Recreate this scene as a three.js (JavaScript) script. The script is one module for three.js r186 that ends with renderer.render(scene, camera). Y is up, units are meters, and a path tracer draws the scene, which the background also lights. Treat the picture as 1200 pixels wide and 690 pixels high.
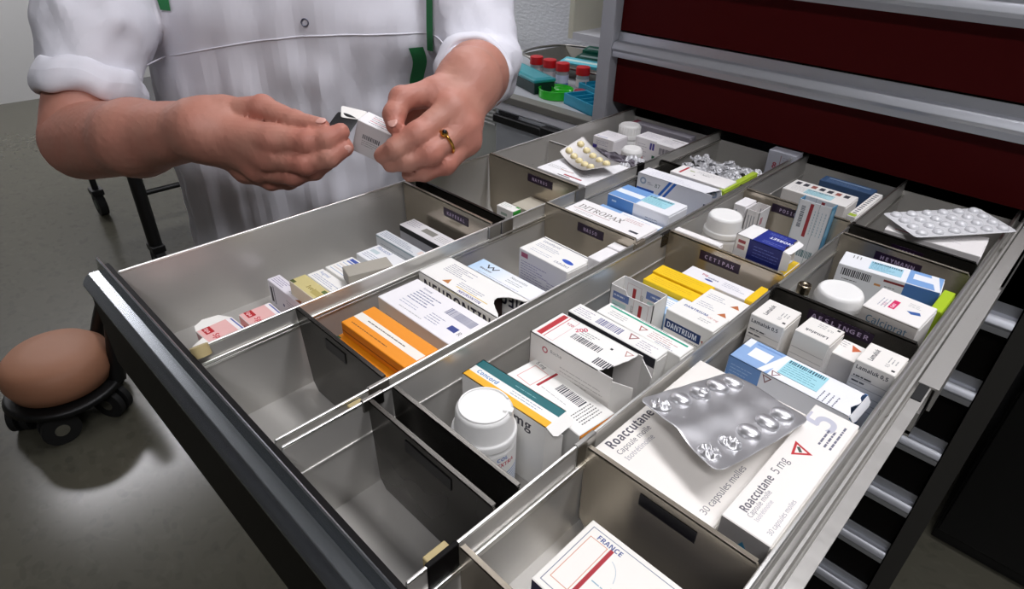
import * as THREE from 'three';
import { MarchingCubes } from 'three/addons/objects/MarchingCubes.js';
import { RoundedBoxGeometry } from 'three/addons/geometries/RoundedBoxGeometry.js';
import { mergeGeometries, mergeVertices, toCreasedNormals } from 'three/addons/utils/BufferGeometryUtils.js';
import { ImprovedNoise } from 'three/addons/math/ImprovedNoise.js';
import { RectAreaLightUniformsLib } from 'three/addons/lights/RectAreaLightUniformsLib.js';

// ---------------------------------------------------------------- camera, light, exposure
const RIM = 0.9;                                   // height of the open drawer's rim above the floor
const scene = new THREE.Scene();
scene.background = new THREE.Color(0x000000);
const camera = new THREE.PerspectiveCamera(50.4876, 1200 / 690, 0.02, 30);
camera.position.set(0.5361, RIM + 0.27, 0.0868);
camera.rotation.set(THREE.MathUtils.degToRad(-32.57), THREE.MathUtils.degToRad(43.673), THREE.MathUtils.degToRad(1.859), 'YXZ');
scene.add(camera);
const renderer = new THREE.WebGLRenderer({ antialias: true });
renderer.toneMapping = THREE.LinearToneMapping;
renderer.toneMappingExposure = 1.0;
renderer.shadowMap.enabled = true;
RectAreaLightUniformsLib.init();
// ceiling fittings: [x, z, length along x, width along z, radiance]
const FITTINGS = [[0.75, -0.72, 1.2, 0.3, 20], [1.25, 0.9, 1.2, 0.3, 19], [-3.85, -0.45, 0.3, 1.2, 40], [-0.95, -1.2, 1.2, 0.3, 9]];
const CEIL = 2.62;

// ---------------------------------------------------------------- helpers
const rng = (s) => () => { s |= 0; s = s + 0x6D2B79F5 | 0; let t = Math.imul(s ^ s >>> 15, 1 | s); t = t + Math.imul(t ^ t >>> 7, 61 | t) ^ t; return ((t ^ t >>> 14) >>> 0) / 4294967296; };
const taken = {};
const numbered = (n) => { const k = taken[n] = (taken[n] ?? -1) + 1; return k ? n + '_' + String(k).padStart(3, '0') : n; };
function tag(o, label, category, group, kind) { if (label) o.userData.label = label; if (category) o.userData.category = category; if (group) o.userData.group = group; if (kind) o.userData.kind = kind; return o; }
function thing(name, label, category, [x, y, z] = [0, 0, 0], turn = 0, group) {   // y is measured from the drawer's rim
  const o = new THREE.Group(); o.name = numbered(name); o.position.set(x, y + RIM, z); o.rotation.y = turn; scene.add(o);
  return tag(o, label, category, group);
}
function add(name, geo, mat, parent, pos, rot) {
  const m = new THREE.Mesh(Array.isArray(geo) ? mergeGeometries(geo.map((g) => { const q = g.index ? g.toNonIndexed() : g; for (const k of Object.keys(q.attributes)) if (!['position', 'normal', 'uv'].includes(k)) q.deleteAttribute(k); return q; })) : geo, mat);
  m.name = parent === scene ? numbered(name) : name; m.castShadow = m.receiveShadow = true;
  if (pos) m.position.set(...pos);
  if (rot) m.rotation.set(...rot);
  parent.add(m); return m;
}
const box = (x0, x1, y0, y1, z0, z1) => new THREE.BoxGeometry(x1 - x0, y1 - y0, z1 - z0).translate((x0 + x1) / 2, (y0 + y1) / 2, (z0 + z1) / 2);
const rbox = (x0, x1, y0, y1, z0, z1, r) => new RoundedBoxGeometry(x1 - x0, y1 - y0, z1 - z0, 2, r).translate((x0 + x1) / 2, (y0 + y1) / 2, (z0 + z1) / 2);
const shapeOf = (pts) => new THREE.Shape(pts.map((p) => new THREE.Vector2(p[0], p[1])));
const prismZ = (pts, z0, z1) => new THREE.ExtrudeGeometry(shapeOf(pts), { depth: z1 - z0, bevelEnabled: false }).translate(0, 0, z0);            // outline in (x, y)
const prismX = (pts, x0, x1) => new THREE.ExtrudeGeometry(shapeOf(pts), { depth: x1 - x0, bevelEnabled: false }).rotateY(-Math.PI / 2).translate(x1, 0, 0);   // outline in (z, y)
const prismY = (pts, y0, y1) => new THREE.ExtrudeGeometry(shapeOf(pts.map((p) => [p[0], -p[1]])), { depth: y1 - y0, bevelEnabled: false }).rotateX(-Math.PI / 2).translate(0, y0, 0); // outline in (x, z)
const lathe = (pts, n = 40) => new THREE.LatheGeometry(pts.map((p) => new THREE.Vector2(p[0], p[1])), n);
const tube = (pts, r, n = 40, k = 8, closed = false) => new THREE.TubeGeometry(new THREE.CatmullRomCurve3(pts.map((p) => new THREE.Vector3(...p)), closed), n, r, k, closed);
const V3 = (a) => new THREE.Vector3(a[0], a[1], a[2]);
function canvasTexture(w, h, draw) {
  const c = document.createElement('canvas'); c.width = w; c.height = h; draw(c.getContext('2d'), w, h);
  const t = new THREE.CanvasTexture(c); t.colorSpace = THREE.SRGBColorSpace; t.magFilter = THREE.LinearFilter; t.anisotropy = 8; return t;
}
const noise = new ImprovedNoise();
function dataTexture(w, h, f, repeat) {
  const d = new Uint8Array(w * h * 4);
  for (let y = 0; y < h; y++) for (let x = 0; x < w; x++) { const v = Math.max(0, Math.min(255, f(x, y) * 255)); const k = (y * w + x) * 4; d[k] = d[k + 1] = d[k + 2] = v; d[k + 3] = 255; }
  const t = new THREE.DataTexture(d, w, h); t.wrapS = t.wrapT = THREE.RepeatWrapping; t.magFilter = THREE.LinearFilter; t.minFilter = THREE.LinearFilter; t.needsUpdate = true;
  if (repeat) t.repeat.set(...repeat); return t;
}
const std = (color, roughness = 0.6, metalness = 0, more = {}) => new THREE.MeshStandardMaterial({ color, roughness, metalness, ...more });
const phys = (color, roughness = 0.6, more = {}) => new THREE.MeshPhysicalMaterial({ color, roughness, ...more });

// ---------------------------------------------------------------- materials
const rb = rng(5), streak = Array.from({ length: 256 }, () => rb());
const brushed = dataTexture(256, 256, (x, y) => 0.75 + 0.17 * (streak[y] - 0.5) + 0.1 * (rb() - 0.5) + 0.12 * noise.noise(x / 40, y / 30, 2));
const mottled = dataTexture(256, 256, (x, y) => 0.7 + 0.3 * noise.noise(x / 34, y / 34, 7) + 0.15 * noise.noise(x / 9, y / 9, 3));
const M = {
  alu: std('#bfbdb8', 0.46, 0.45, { roughnessMap: brushed }),
  aluBright: std('#e8e7e2', 0.34, 1),
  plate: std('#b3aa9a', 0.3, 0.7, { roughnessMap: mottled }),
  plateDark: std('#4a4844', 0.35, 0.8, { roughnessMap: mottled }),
  lining: new THREE.MeshPhysicalMaterial({ color: '#0a0808', roughness: 0.6, specularIntensity: 0.3 }),
  frontBlack: new THREE.MeshPhysicalMaterial({ color: '#080606', roughness: 0.5, specularIntensity: 0.3 }),
  maroon: new THREE.MeshPhysicalMaterial({ color: '#430708', roughness: 0.55, specularIntensity: 0.2 }),
  handle: std('#c2c8ce', 0.26, 1),
  rail: std('#c4c7cd', 0.42, 0.75),
  cabinet: std('#aeb0b6', 0.5),
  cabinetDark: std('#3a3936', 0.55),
  black: std('#0a0a0b', 0.45),
  rubber: std('#101010', 0.75),
  tan: std('#b3a274', 0.6),
  steel: std('#9c9a95', 0.28, 1),
  chrome: std('#d8d8d8', 0.12, 1),
  card: std('#f1efe9', 0.62), cardInside: std('#a8a294', 0.85),
  white: std('#f4f4f1', 0.42),
};
// ---------------------------------------------------------------- the room
const wallBump = dataTexture(512, 512, (x, y) => 0.5 + 0.5 * (noise.noise(x / 11, y / 7, 1) + 0.6 * noise.noise(x / 5, y / 4, 9)), [9, 5]);
const wallMat = std('#cfd1d6', 0.85, 0, { bumpMap: wallBump, bumpScale: 0.0016 });
const floorTone = canvasTexture(1024, 1024, (g, w, h) => {
  g.fillStyle = '#9c9a8f'; g.fillRect(0, 0, w, h); const r = rng(31);
  for (let i = 0; i < 9000; i++) { const v = 118 + r() * 60; g.fillStyle = `rgba(${v},${v},${v - 10},0.28)`; g.beginPath(); g.ellipse(r() * w, r() * h, 1 + r() * 9, 1 + r() * 5, r() * 3, 0, 7); g.fill(); }
});
floorTone.wrapS = floorTone.wrapT = THREE.RepeatWrapping; floorTone.repeat.set(3, 3);
const floorMat = new THREE.MeshPhysicalMaterial({ color: '#8d8c84', roughness: 0.2, specularIntensity: 0.55, map: floorTone, bumpMap: mottled, bumpScale: 0.0008 });
const struct = (n, g, m) => tag(add(n, g, m, scene), null, null, null, 'structure');
const RX0 = -4.4, RX1 = 2.4, RZ0 = -1.7, RZ1 = 3;
struct('floor', box(RX0 - 0.1, RX1 + 0.1, -0.1, 0, RZ0 - 0.1, RZ1 + 0.1), floorMat);
struct('ceiling', box(RX0 - 0.1, RX1 + 0.1, CEIL, CEIL + 0.1, RZ0 - 0.1, RZ1 + 0.1), std('#b9b9b6', 0.9));
struct('wall_back', box(RX0, RX1, 0, CEIL, RZ0 - 0.1, RZ0), wallMat);
struct('wall_front', box(RX0, RX1, 0, CEIL, RZ1, RZ1 + 0.1), std('#5f5f60', 0.9));
struct('wall_left', box(RX0 - 0.1, RX0, 0, CEIL, RZ0 - 0.1, RZ1 + 0.1), std('#d8d8d6', 0.9));
struct('wall_right', box(RX1, RX1 + 0.1, 0, CEIL, RZ0 - 0.1, RZ1 + 0.1), std('#4a4a48', 0.9));
const glow = new THREE.MeshStandardMaterial({ color: '#ffffff', emissive: '#fcfaff', emissiveIntensity: 3 });
FITTINGS.forEach(([x, z, lx, lz, power], i) => {
  const t = thing('ceiling_light', ['long ceiling light panel above the drawer cabinet', 'long ceiling light panel in the room facing the cabinet', 'long ceiling light panel over the floor left of the drawer', 'long ceiling light panel above the worktop behind'][i], 'ceiling light', [x, CEIL - RIM, z], 0);
  add('frame', [box(-lx / 2 - 0.02, lx / 2 + 0.02, -0.03, 0, -lz / 2 - 0.02, -lz / 2), box(-lx / 2 - 0.02, lx / 2 + 0.02, -0.03, 0, lz / 2, lz / 2 + 0.02), box(-lx / 2 - 0.02, -lx / 2, -0.03, 0, -lz / 2, lz / 2), box(lx / 2, lx / 2 + 0.02, -0.03, 0, -lz / 2, lz / 2)], M.card, t);
  add('diffuser', box(-lx / 2, lx / 2, -0.022, -0.002, -lz / 2, lz / 2), glow, t);
  const l = new THREE.RectAreaLight('#fcfaff', power, lx, lz); l.position.set(0, -0.026, 0); l.rotation.x = -Math.PI / 2; l.castShadow = true; t.add(l);
});

// ---------------------------------------------------------------- the drawer cabinet
const ZC = -0.72, PITCH = 0.1025;
const handleProfile = [[-0.0012, -0.032], [-0.0012, 0.0003], [-0.0004, 0.0007], [0.0006, 0.0003], [0.001, -0.0035], [0.0015, -0.0075], [0.0023, -0.0108]];
for (let u = 0; u <= 1.001; u += 0.05) handleProfile.push([0.0034 * (1 - u) ** 2 + 2 * u * (1 - u) * 0.0135 + u * u * 0.0166, -0.0112 * (1 - u) ** 2 - 2 * u * (1 - u) * 0.0095 - u * u * 0.0205]);
handleProfile.push([0.0136, -0.0245], [0.0136, -0.032]);
const railGeometry = (pts, x0, x1) => toCreasedNormals(prismX(pts, x0, x1), 0.45);
{
  const t = thing('drawer_cabinet', 'tall cabinet of closed dark red drawers with aluminium handle rails', 'cabinet', [0, 0, 0]);
  add('side_panel', box(-0.057, -0.0345, -0.9, 0.86, -1.45, -0.704), M.cabinet, t).userData.label = 'pale grey side panel';
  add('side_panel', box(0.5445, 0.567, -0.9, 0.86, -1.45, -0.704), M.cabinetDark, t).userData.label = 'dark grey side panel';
  add('top_panel', box(-0.0345, 0.5445, 0.84, 0.86, -1.45, -0.704), M.cabinet, t);
  add('back_panel', box(-0.0345, 0.5445, -0.9, 0.84, -1.45, -1.44), M.black, t);
  add('plinth', box(-0.0345, 0.5445, -0.9, -0.83, -1.44, -0.74), M.black, t);
  for (let k = -8; k <= 7; k++) {
    if (k === 0) continue;
    const top = k * PITCH + 0.004, d = new THREE.Group(); d.name = 'closed_drawer'; d.position.set(0, top, ZC); t.add(d);
    add('front_panel', rbox(-0.033, 0.543, -PITCH + 0.0025, -0.031, -0.016, 0, 0.001), k > 0 ? M.maroon : M.frontBlack, d);
    add('handle_rail', railGeometry(handleProfile, -0.033, 0.543), M.rail, d);
  }
  for (const x of [-0.0345, 0.5365]) add('drawer_runner', box(x, x + 0.008, -0.05, -0.02, -1.43, -0.735), M.steel, t);
}

// ---------------------------------------------------------------- the open drawer
const XA = 0, XB = 0.1444, XC = 0.2611, XD = 0.3858, XE = 0.4979, FL = -0.0745, ZB = -0.738;
const LANES = [[0.0012, XB - 0.001], [XB + 0.001, XC - 0.001], [XC + 0.0086, XD - 0.001], [XD + 0.001, XE - 0.001]];
const drawer = thing('drawer', 'long aluminium drawer pulled out of the cabinet, divided into four lanes', 'drawer', [0, 0, 0]);
{
  const t = drawer;
  add('bottom_panel', box(-0.0015, XE + 0.0015, FL - 0.002, FL, ZB, -0.0055), M.alu, t);
  add('side_wall', [box(-0.0016, 0, FL, -0.0008, ZB, -0.0055), box(-0.0186, -0.0016, -0.012, -0.009, ZB, -0.0055), box(-0.0186, -0.0166, -0.078, -0.009, ZB, -0.0055)], M.alu, t);
  add('rim', rbox(-0.0022, 0.0004, -0.0016, 0.0006, ZB, -0.0055, 0.0008), M.aluBright, t);
  // right wall: rim, gutter, bead, groove, flange
  add('side_wall', prismZ([[XE, FL], [XE, 0], [XE + 0.0015, 0.0006], [XE + 0.0026, -0.0012], [XE + 0.003, -0.0115], [XE + 0.0058, -0.012], [XE + 0.0064, -0.004], [XE + 0.0078, -0.0015], [XE + 0.0094, -0.0018], [XE + 0.0101, -0.008], [XE + 0.0112, -0.0084], [XE + 0.0119, -0.0042], [XE + 0.0192, -0.0042], [XE + 0.0192, -0.0065], [XE + 0.0135, -0.0095], [XE + 0.004, -0.0135], [XE + 0.0018, -0.02], [XE + 0.0018, FL]], ZB, -0.001), M.alu, t);
  add('rim', rbox(XE - 0.0006, XE + 0.0022, -0.0012, 0.0012, ZB, -0.002, 0.001), M.aluBright, t);
  add('back_panel', box(0, XE, FL, -0.012, ZB, ZB + 0.0015), M.alu, t);
  add('front_panel', rbox(-0.037, 0.543, -0.105, -0.0225, 0.0002, 0.0136, 0.001), M.frontBlack, t);
  add('handle_rail', railGeometry(handleProfile.map(([z, y]) => [z, y < -0.03 ? -0.0255 : y]), -0.037, 0.543), M.handle, t);
  add('front_lining', rbox(-0.0275, 0.53, -0.1, -0.0022, -0.0058, -0.0013, 0.0008), M.lining, t);
  // lane dividers
  const bead = (x, y = 0) => rbox(x - 0.0011, x + 0.0011, y - 0.0014, y + 0.0008, ZB, -0.006, 0.0009);
  const ridge = (x, y) => [rbox(x, x + 0.0024, y - 0.0012, y + 0.0012, ZB, -0.006, 0.0009), rbox(x, x + 0.0016, y - 0.0046, y - 0.0026, ZB, -0.006, 0.0007)];
  for (const [x, y] of [[XB, -0.0128], [XD, -0.018]]) {
    const d = add('lane_divider', [box(x - 0.0008, x + 0.0008, FL, -0.001, ZB, -0.006), box(x, x + 0.0014, FL, y, ZB, -0.006)], M.alu, t);
    add('rim', bead(x), M.aluBright, d); add('ridge', ridge(x + 0.0008, y), M.aluBright, d);
  }
  const d = add('lane_divider', [box(XC - 0.0008, XC + 0.0004, FL, -0.001, ZB, -0.006), box(XC + 0.007, XC + 0.0084, FL, -0.001, ZB, -0.006), box(XC, XC + 0.007, -0.012, -0.011, ZB, -0.006)], M.alu, t);
  add('rim', bead(XC), M.aluBright, d); add('rim', bead(XC + 0.0077), M.aluBright, d); add('ridge', rbox(XC + 0.008, XC + 0.0095, -0.028, -0.026, ZB, -0.006, 0.0007), M.alu, d);
  // telescopic slide on the right, its open end and runner
  const s = add('telescopic_slide', [box(XE + 0.0108, XE + 0.0235, -0.0046, -0.003, -0.72, -0.348), box(XE + 0.0215, XE + 0.0235, -0.03, -0.003, -0.72, -0.36), box(XE + 0.006, XE + 0.017, -0.0135, -0.0115, -0.72, -0.362), box(XE + 0.0155, XE + 0.0195, -0.05, -0.0105, -0.72, -0.362), box(XE + 0.0155, XE + 0.0195, -0.05, -0.03, -0.40, -0.352), box(XE + 0.004, XE + 0.0195, -0.052, -0.047, -0.72, -0.352)], M.alu, t);
  add('slide_end', rbox(XE + 0.0118, XE + 0.0182, -0.008, -0.0032, -0.348, -0.327, 0.0006), M.rubber, s);
  add('end_plug', new THREE.CylinderGeometry(0.0062, 0.0062, 0.008, 20).rotateZ(0.5), M.tan, t, [XB + 0.0005, -0.003, -0.0115]);
}
// cross dividers: [lane, z, top, dark?, text, text centre x, slope of the ends]
function crossDivider(lane, z, top, mat, text, cx, tw = 0.04, taper = 0.003, lean = 0) {
  const [a, b] = LANES[lane], h = top - FL - 0.001;
  const pts = [[a + taper + 0.006, 0], [b - taper - 0.006, 0], [b - taper, 0.007], [b, h - 0.002], [b - 0.0015, h], [a + 0.0015, h], [a, h - 0.002], [a + taper, 0.007]];
  const m = add('cross_divider', [prismZ(pts, -0.0006, 0.0006), box(a + 0.002, b - 0.002, h - 0.0012, h + 0.0004, -0.0022, 0.0006)], mat, drawer, [0, FL + 0.001, z], [lean, 0, 0]);
  if (text !== undefined) {
    const tex = text === '' ? null : canvasTexture(256, 56, (g, w, hh) => {
      g.fillStyle = '#24102c'; g.fillRect(0, 0, w, hh); g.fillStyle = '#b9a8c4'; g.font = 'bold 34px sans-serif'; g.textAlign = 'center'; g.textBaseline = 'middle';
      const n = text.length, step = Math.min(28, 230 / n); [...text].forEach((c, i) => g.fillText(c, w / 2 + (i - (n - 1) / 2) * step, hh / 2 + 1));
    });
    add('label_tape', box(cx - tw / 2, cx + tw / 2, h - 0.0155, h - 0.0065, 0.0006, 0.0012), tex ? std('#ffffff', 0.4, 0, { map: tex }) : std('#0b090c', 0.35), m);
  }
  return m;
}
function clip(x, z, y0, y1, w, mat = M.steel, len = 0.016) { return add('rail_clip', rbox(x - w / 2, x + w / 2, y0, y1, z - len / 2, z + len / 2, 0.0009), mat, drawer); }
crossDivider(0, -0.294, 0.001, M.plate, 'KAYEXAL', 0.09, 0.038);
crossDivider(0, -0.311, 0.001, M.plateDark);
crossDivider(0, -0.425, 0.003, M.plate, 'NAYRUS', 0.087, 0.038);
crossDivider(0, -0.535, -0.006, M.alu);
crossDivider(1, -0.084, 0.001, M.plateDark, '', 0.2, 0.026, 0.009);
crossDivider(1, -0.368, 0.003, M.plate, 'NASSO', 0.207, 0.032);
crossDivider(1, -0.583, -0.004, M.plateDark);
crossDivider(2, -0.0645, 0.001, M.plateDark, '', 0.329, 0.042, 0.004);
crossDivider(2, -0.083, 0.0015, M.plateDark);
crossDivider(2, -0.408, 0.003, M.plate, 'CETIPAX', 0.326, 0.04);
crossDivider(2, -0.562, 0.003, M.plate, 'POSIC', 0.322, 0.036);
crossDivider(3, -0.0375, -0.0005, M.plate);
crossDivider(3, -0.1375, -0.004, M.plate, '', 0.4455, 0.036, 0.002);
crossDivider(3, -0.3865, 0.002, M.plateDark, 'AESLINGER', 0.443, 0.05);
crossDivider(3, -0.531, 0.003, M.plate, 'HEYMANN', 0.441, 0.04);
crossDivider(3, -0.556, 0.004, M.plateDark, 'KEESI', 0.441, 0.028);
for (const z of [-0.294, -0.311]) clip(XB + 0.001, z, -0.016, 0.0012, 0.0038);
clip(XB + 0.001, -0.425, -0.016, 0.0012, 0.0038); clip(XB + 0.001, -0.54, -0.03, 0.0016, 0.005, M.lining, 0.012);
clip(XC, -0.078, -0.008, 0.0014, 0.0034); clip(XC + 0.0077, -0.068, -0.008, 0.0014, 0.0034); clip(XC + 0.004, -0.058, -0.0105, -0.001, 0.005, M.tan, 0.01);
clip(XC + 0.001, -0.37, -0.008, 0.0018, 0.004, M.plate); clip(XC + 0.0077, -0.405, -0.012, 0.0018, 0.004, M.plateDark);
clip(XD - 0.003, -0.0265, -0.008, 0.0008, 0.005, M.tan, 0.014); clip(XD, -0.0275, -0.02, 0.0012, 0.0032, M.lining, 0.02);
clip(XD, -0.1375, -0.022, 0.0012, 0.0036, M.steel, 0.018); clip(XD, -0.387, -0.012, 0.0014, 0.0034, M.plateDark); clip(XD, -0.562, -0.012, 0.0014, 0.0034, M.plateDark);
// ---------------------------------------------------------------- printing on cartons (millimetres)
function txt(g, s, x, y, size, color = '#222', { rot = 0, font = 'sans-serif', weight = '', align = 'left', sx = 1 } = {}) {
  g.save(); g.translate(x, y); g.rotate(rot); g.scale(size / 40 * sx, size / 40); g.font = `${weight} 40px ${font}`; g.textAlign = align; g.textBaseline = 'alphabetic'; g.fillStyle = color; g.fillText(s, 0, 0); g.restore();
}
function rect(g, x, y, w, h, c) { g.fillStyle = c; g.fillRect(x, y, w, h); }
function frame(g, x, y, w, h, c, lw = 0.4) { g.strokeStyle = c; g.lineWidth = lw; g.strokeRect(x, y, w, h); }
let seedMicro = 1;
function micro(g, x, y, w, n, lh = 2, c = '#77787c', hgt = 0.7) {               // small print too small to read
  const r = rng(seedMicro++); g.fillStyle = c;
  for (let i = 0; i < n; i++) { let u = x; const end = x + w * (0.6 + 0.4 * r()); while (u < end) { const k = 1 + r() * 4; g.fillRect(u, y + i * lh, Math.min(k, end - u), hgt); u += k + 0.6; } }
}
function barcode(g, x, y, w, h, c = '#26282c', vertical = false) {
  const r = rng(seedMicro++); g.fillStyle = c; let u = 0; const len = vertical ? h : w;
  while (u < len) { const k = 0.35 + r() * 0.9; vertical ? g.fillRect(x, y + u, w, Math.min(k, len - u)) : g.fillRect(x + u, y, Math.min(k, len - u), h); u += k + 0.35 + r() * 0.6; }
}
function triangle(g, x, y, s, c = '#c0392b', fill = null) {                       // warning triangle pointing to the reader's right
  g.beginPath(); g.moveTo(x, y); g.lineTo(x + s, y + s * 0.1); g.lineTo(x + s * 0.4, y + s * 0.9); g.closePath(); if (fill) { g.fillStyle = fill; g.fill(); } g.strokeStyle = c; g.lineWidth = s * 0.12; g.stroke();
}
// ---------------------------------------------------------------- cartons
const PX = 6;                                                                    // texture pixels per millimetre
function cartonGeometry(L, W, H, r, uv) {                                        // a box with chamfered edges; uv(face, a, b) with a, b in metres from the face's corner
  const P = [], U = [], N = [];
  const hx = L / 2, hz = W / 2, q = (f, pts, ab) => { const [A, B, C, D] = pts, n = new THREE.Vector3().crossVectors(B.clone().sub(A), C.clone().sub(A)).normalize(); for (const k of [0, 1, 2, 0, 2, 3]) { P.push(...[A, B, C, D][k].toArray()); N.push(...n.toArray()); U.push(...uv(f, ...ab[k])); } };
  const v = (x, y, z) => new THREE.Vector3(x, y, z);
  const X = hx - r, Z = hz - r, y0 = r, y1 = H - r;
  q('top', [v(-X, H, Z), v(X, H, Z), v(X, H, -Z), v(-X, H, -Z)], [[r, W - r], [L - r, W - r], [L - r, r], [r, r]]);
  q('front', [v(-X, y0, hz), v(X, y0, hz), v(X, y1, hz), v(-X, y1, hz)], [[r, H - r], [L - r, H - r], [L - r, r], [r, r]]);
  q('front', [v(X, y0, -hz), v(-X, y0, -hz), v(-X, y1, -hz), v(X, y1, -hz)], [[r, H - r], [L - r, H - r], [L - r, r], [r, r]]);
  q('end', [v(hx, y0, Z), v(hx, y0, -Z), v(hx, y1, -Z), v(hx, y1, Z)], [[r, H - r], [W - r, H - r], [W - r, r], [r, r]]);
  q('end', [v(-hx, y0, -Z), v(-hx, y0, Z), v(-hx, y1, Z), v(-hx, y1, -Z)], [[r, H - r], [W - r, H - r], [W - r, r], [r, r]]);
  q('plain', [v(-X, 0, -Z), v(X, 0, -Z), v(X, 0, Z), v(-X, 0, Z)], [[0, 0], [0, 0], [0, 0], [0, 0]]);
  const o = [[0, 0], [0, 0], [0, 0], [0, 0]], e = (...p) => q('plain', p, o);
  e(v(-X, y1, hz), v(X, y1, hz), v(X, H, Z), v(-X, H, Z)); e(v(X, y1, -hz), v(-X, y1, -hz), v(-X, H, -Z), v(X, H, -Z));
  e(v(hx, y1, Z), v(hx, y1, -Z), v(X, H, -Z), v(X, H, Z)); e(v(-hx, y1, -Z), v(-hx, y1, Z), v(-X, H, Z), v(-X, H, -Z));
  e(v(X, y0, hz), v(hx, y0, Z), v(hx, y1, Z), v(X, y1, hz)); e(v(hx, y0, -Z), v(X, y0, -hz), v(X, y1, -hz), v(hx, y1, -Z));
  e(v(-X, y0, -hz), v(-hx, y0, -Z), v(-hx, y1, -Z), v(-X, y1, -hz)); e(v(-hx, y0, Z), v(-X, y0, hz), v(-X, y1, hz), v(-hx, y1, Z));
  for (const [a, b] of [[1, 1], [1, -1], [-1, 1], [-1, -1]]) { const t = [v(a * X, H, b * Z), v(a * hx, y1, b * Z), v(a * X, y1, b * hz)]; if (a * b < 0) t.reverse(); t.reverse(); q('plain', [...t, t[2]], o); }
  const g = new THREE.BufferGeometry();
  g.setAttribute('position', new THREE.Float32BufferAttribute(P, 3)); g.setAttribute('normal', new THREE.Float32BufferAttribute(N, 3)); g.setAttribute('uv', new THREE.Float32BufferAttribute(U, 2));
  return g;
}
function printed(L, W, H, paint, base) {                                         // one texture: top, front below it, end beside it
  const l = L * 1000, w = W * 1000, h = H * 1000, tw = Math.ceil((l + w + 2) * PX), th = Math.ceil(Math.max(w + h, h) * PX) + 4;
  const regions = { top: [0, 0, l, w], front: [0, w, l, h], end: [l, 0, w, h] };
  const tex = canvasTexture(tw, th, (g) => {
    g.fillStyle = base; g.fillRect(0, 0, tw, th);
    const on = {}; for (const [k, [x, y, a, b]] of Object.entries(regions)) on[k] = (f) => { g.save(); g.scale(PX, PX); g.translate(x, y); g.beginPath(); g.rect(0, 0, a, b); g.clip(); f(g, a, b); g.restore(); };
    paint(on);
  });
  const uv = (f, a, b) => { if (f === 'plain') return [(l + w + 1) * PX / tw, 1 - 2 / th]; const [x, y] = regions[f]; return [(x + a * 1000) * PX / tw, 1 - (y + b * 1000) * PX / th]; };
  return { mat: std('#ffffff', 0.55, 0, { map: tex }), uv };
}
function carton(label, { x, z, b = FL, h, L, W, yaw = 0, tilt = 0, roll = 0, base = '#f2f1ec', group, category = 'medicine box', name = 'medicine_carton', open, flap }, paint = () => {}) {
  const t = thing(name, label, category, [x, b, z], yaw * Math.PI / 180, group); t.rotation.order = 'YXZ'; t.rotation.x = tilt; t.rotation.z = roll;
  const { mat, uv } = printed(L, W, h, paint, base);
  if (!open) { add('body', cartonGeometry(L, W, h, 0.0005, uv), mat, t); if (flap !== false) add('tuck_flap', rbox(L / 2 - 0.0002, L / 2 + 0.0005, h * 0.08, h * 0.97, -W / 2 + 0.001, W / 2 - 0.001, 0.0002), matFlap(base), t); return t; }
  openCarton(t, L, W, h, mat, uv, open, base); return t;
}
const flapMats = {}; const matFlap = (c) => flapMats[c] ??= std(c, 0.6);
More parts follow.
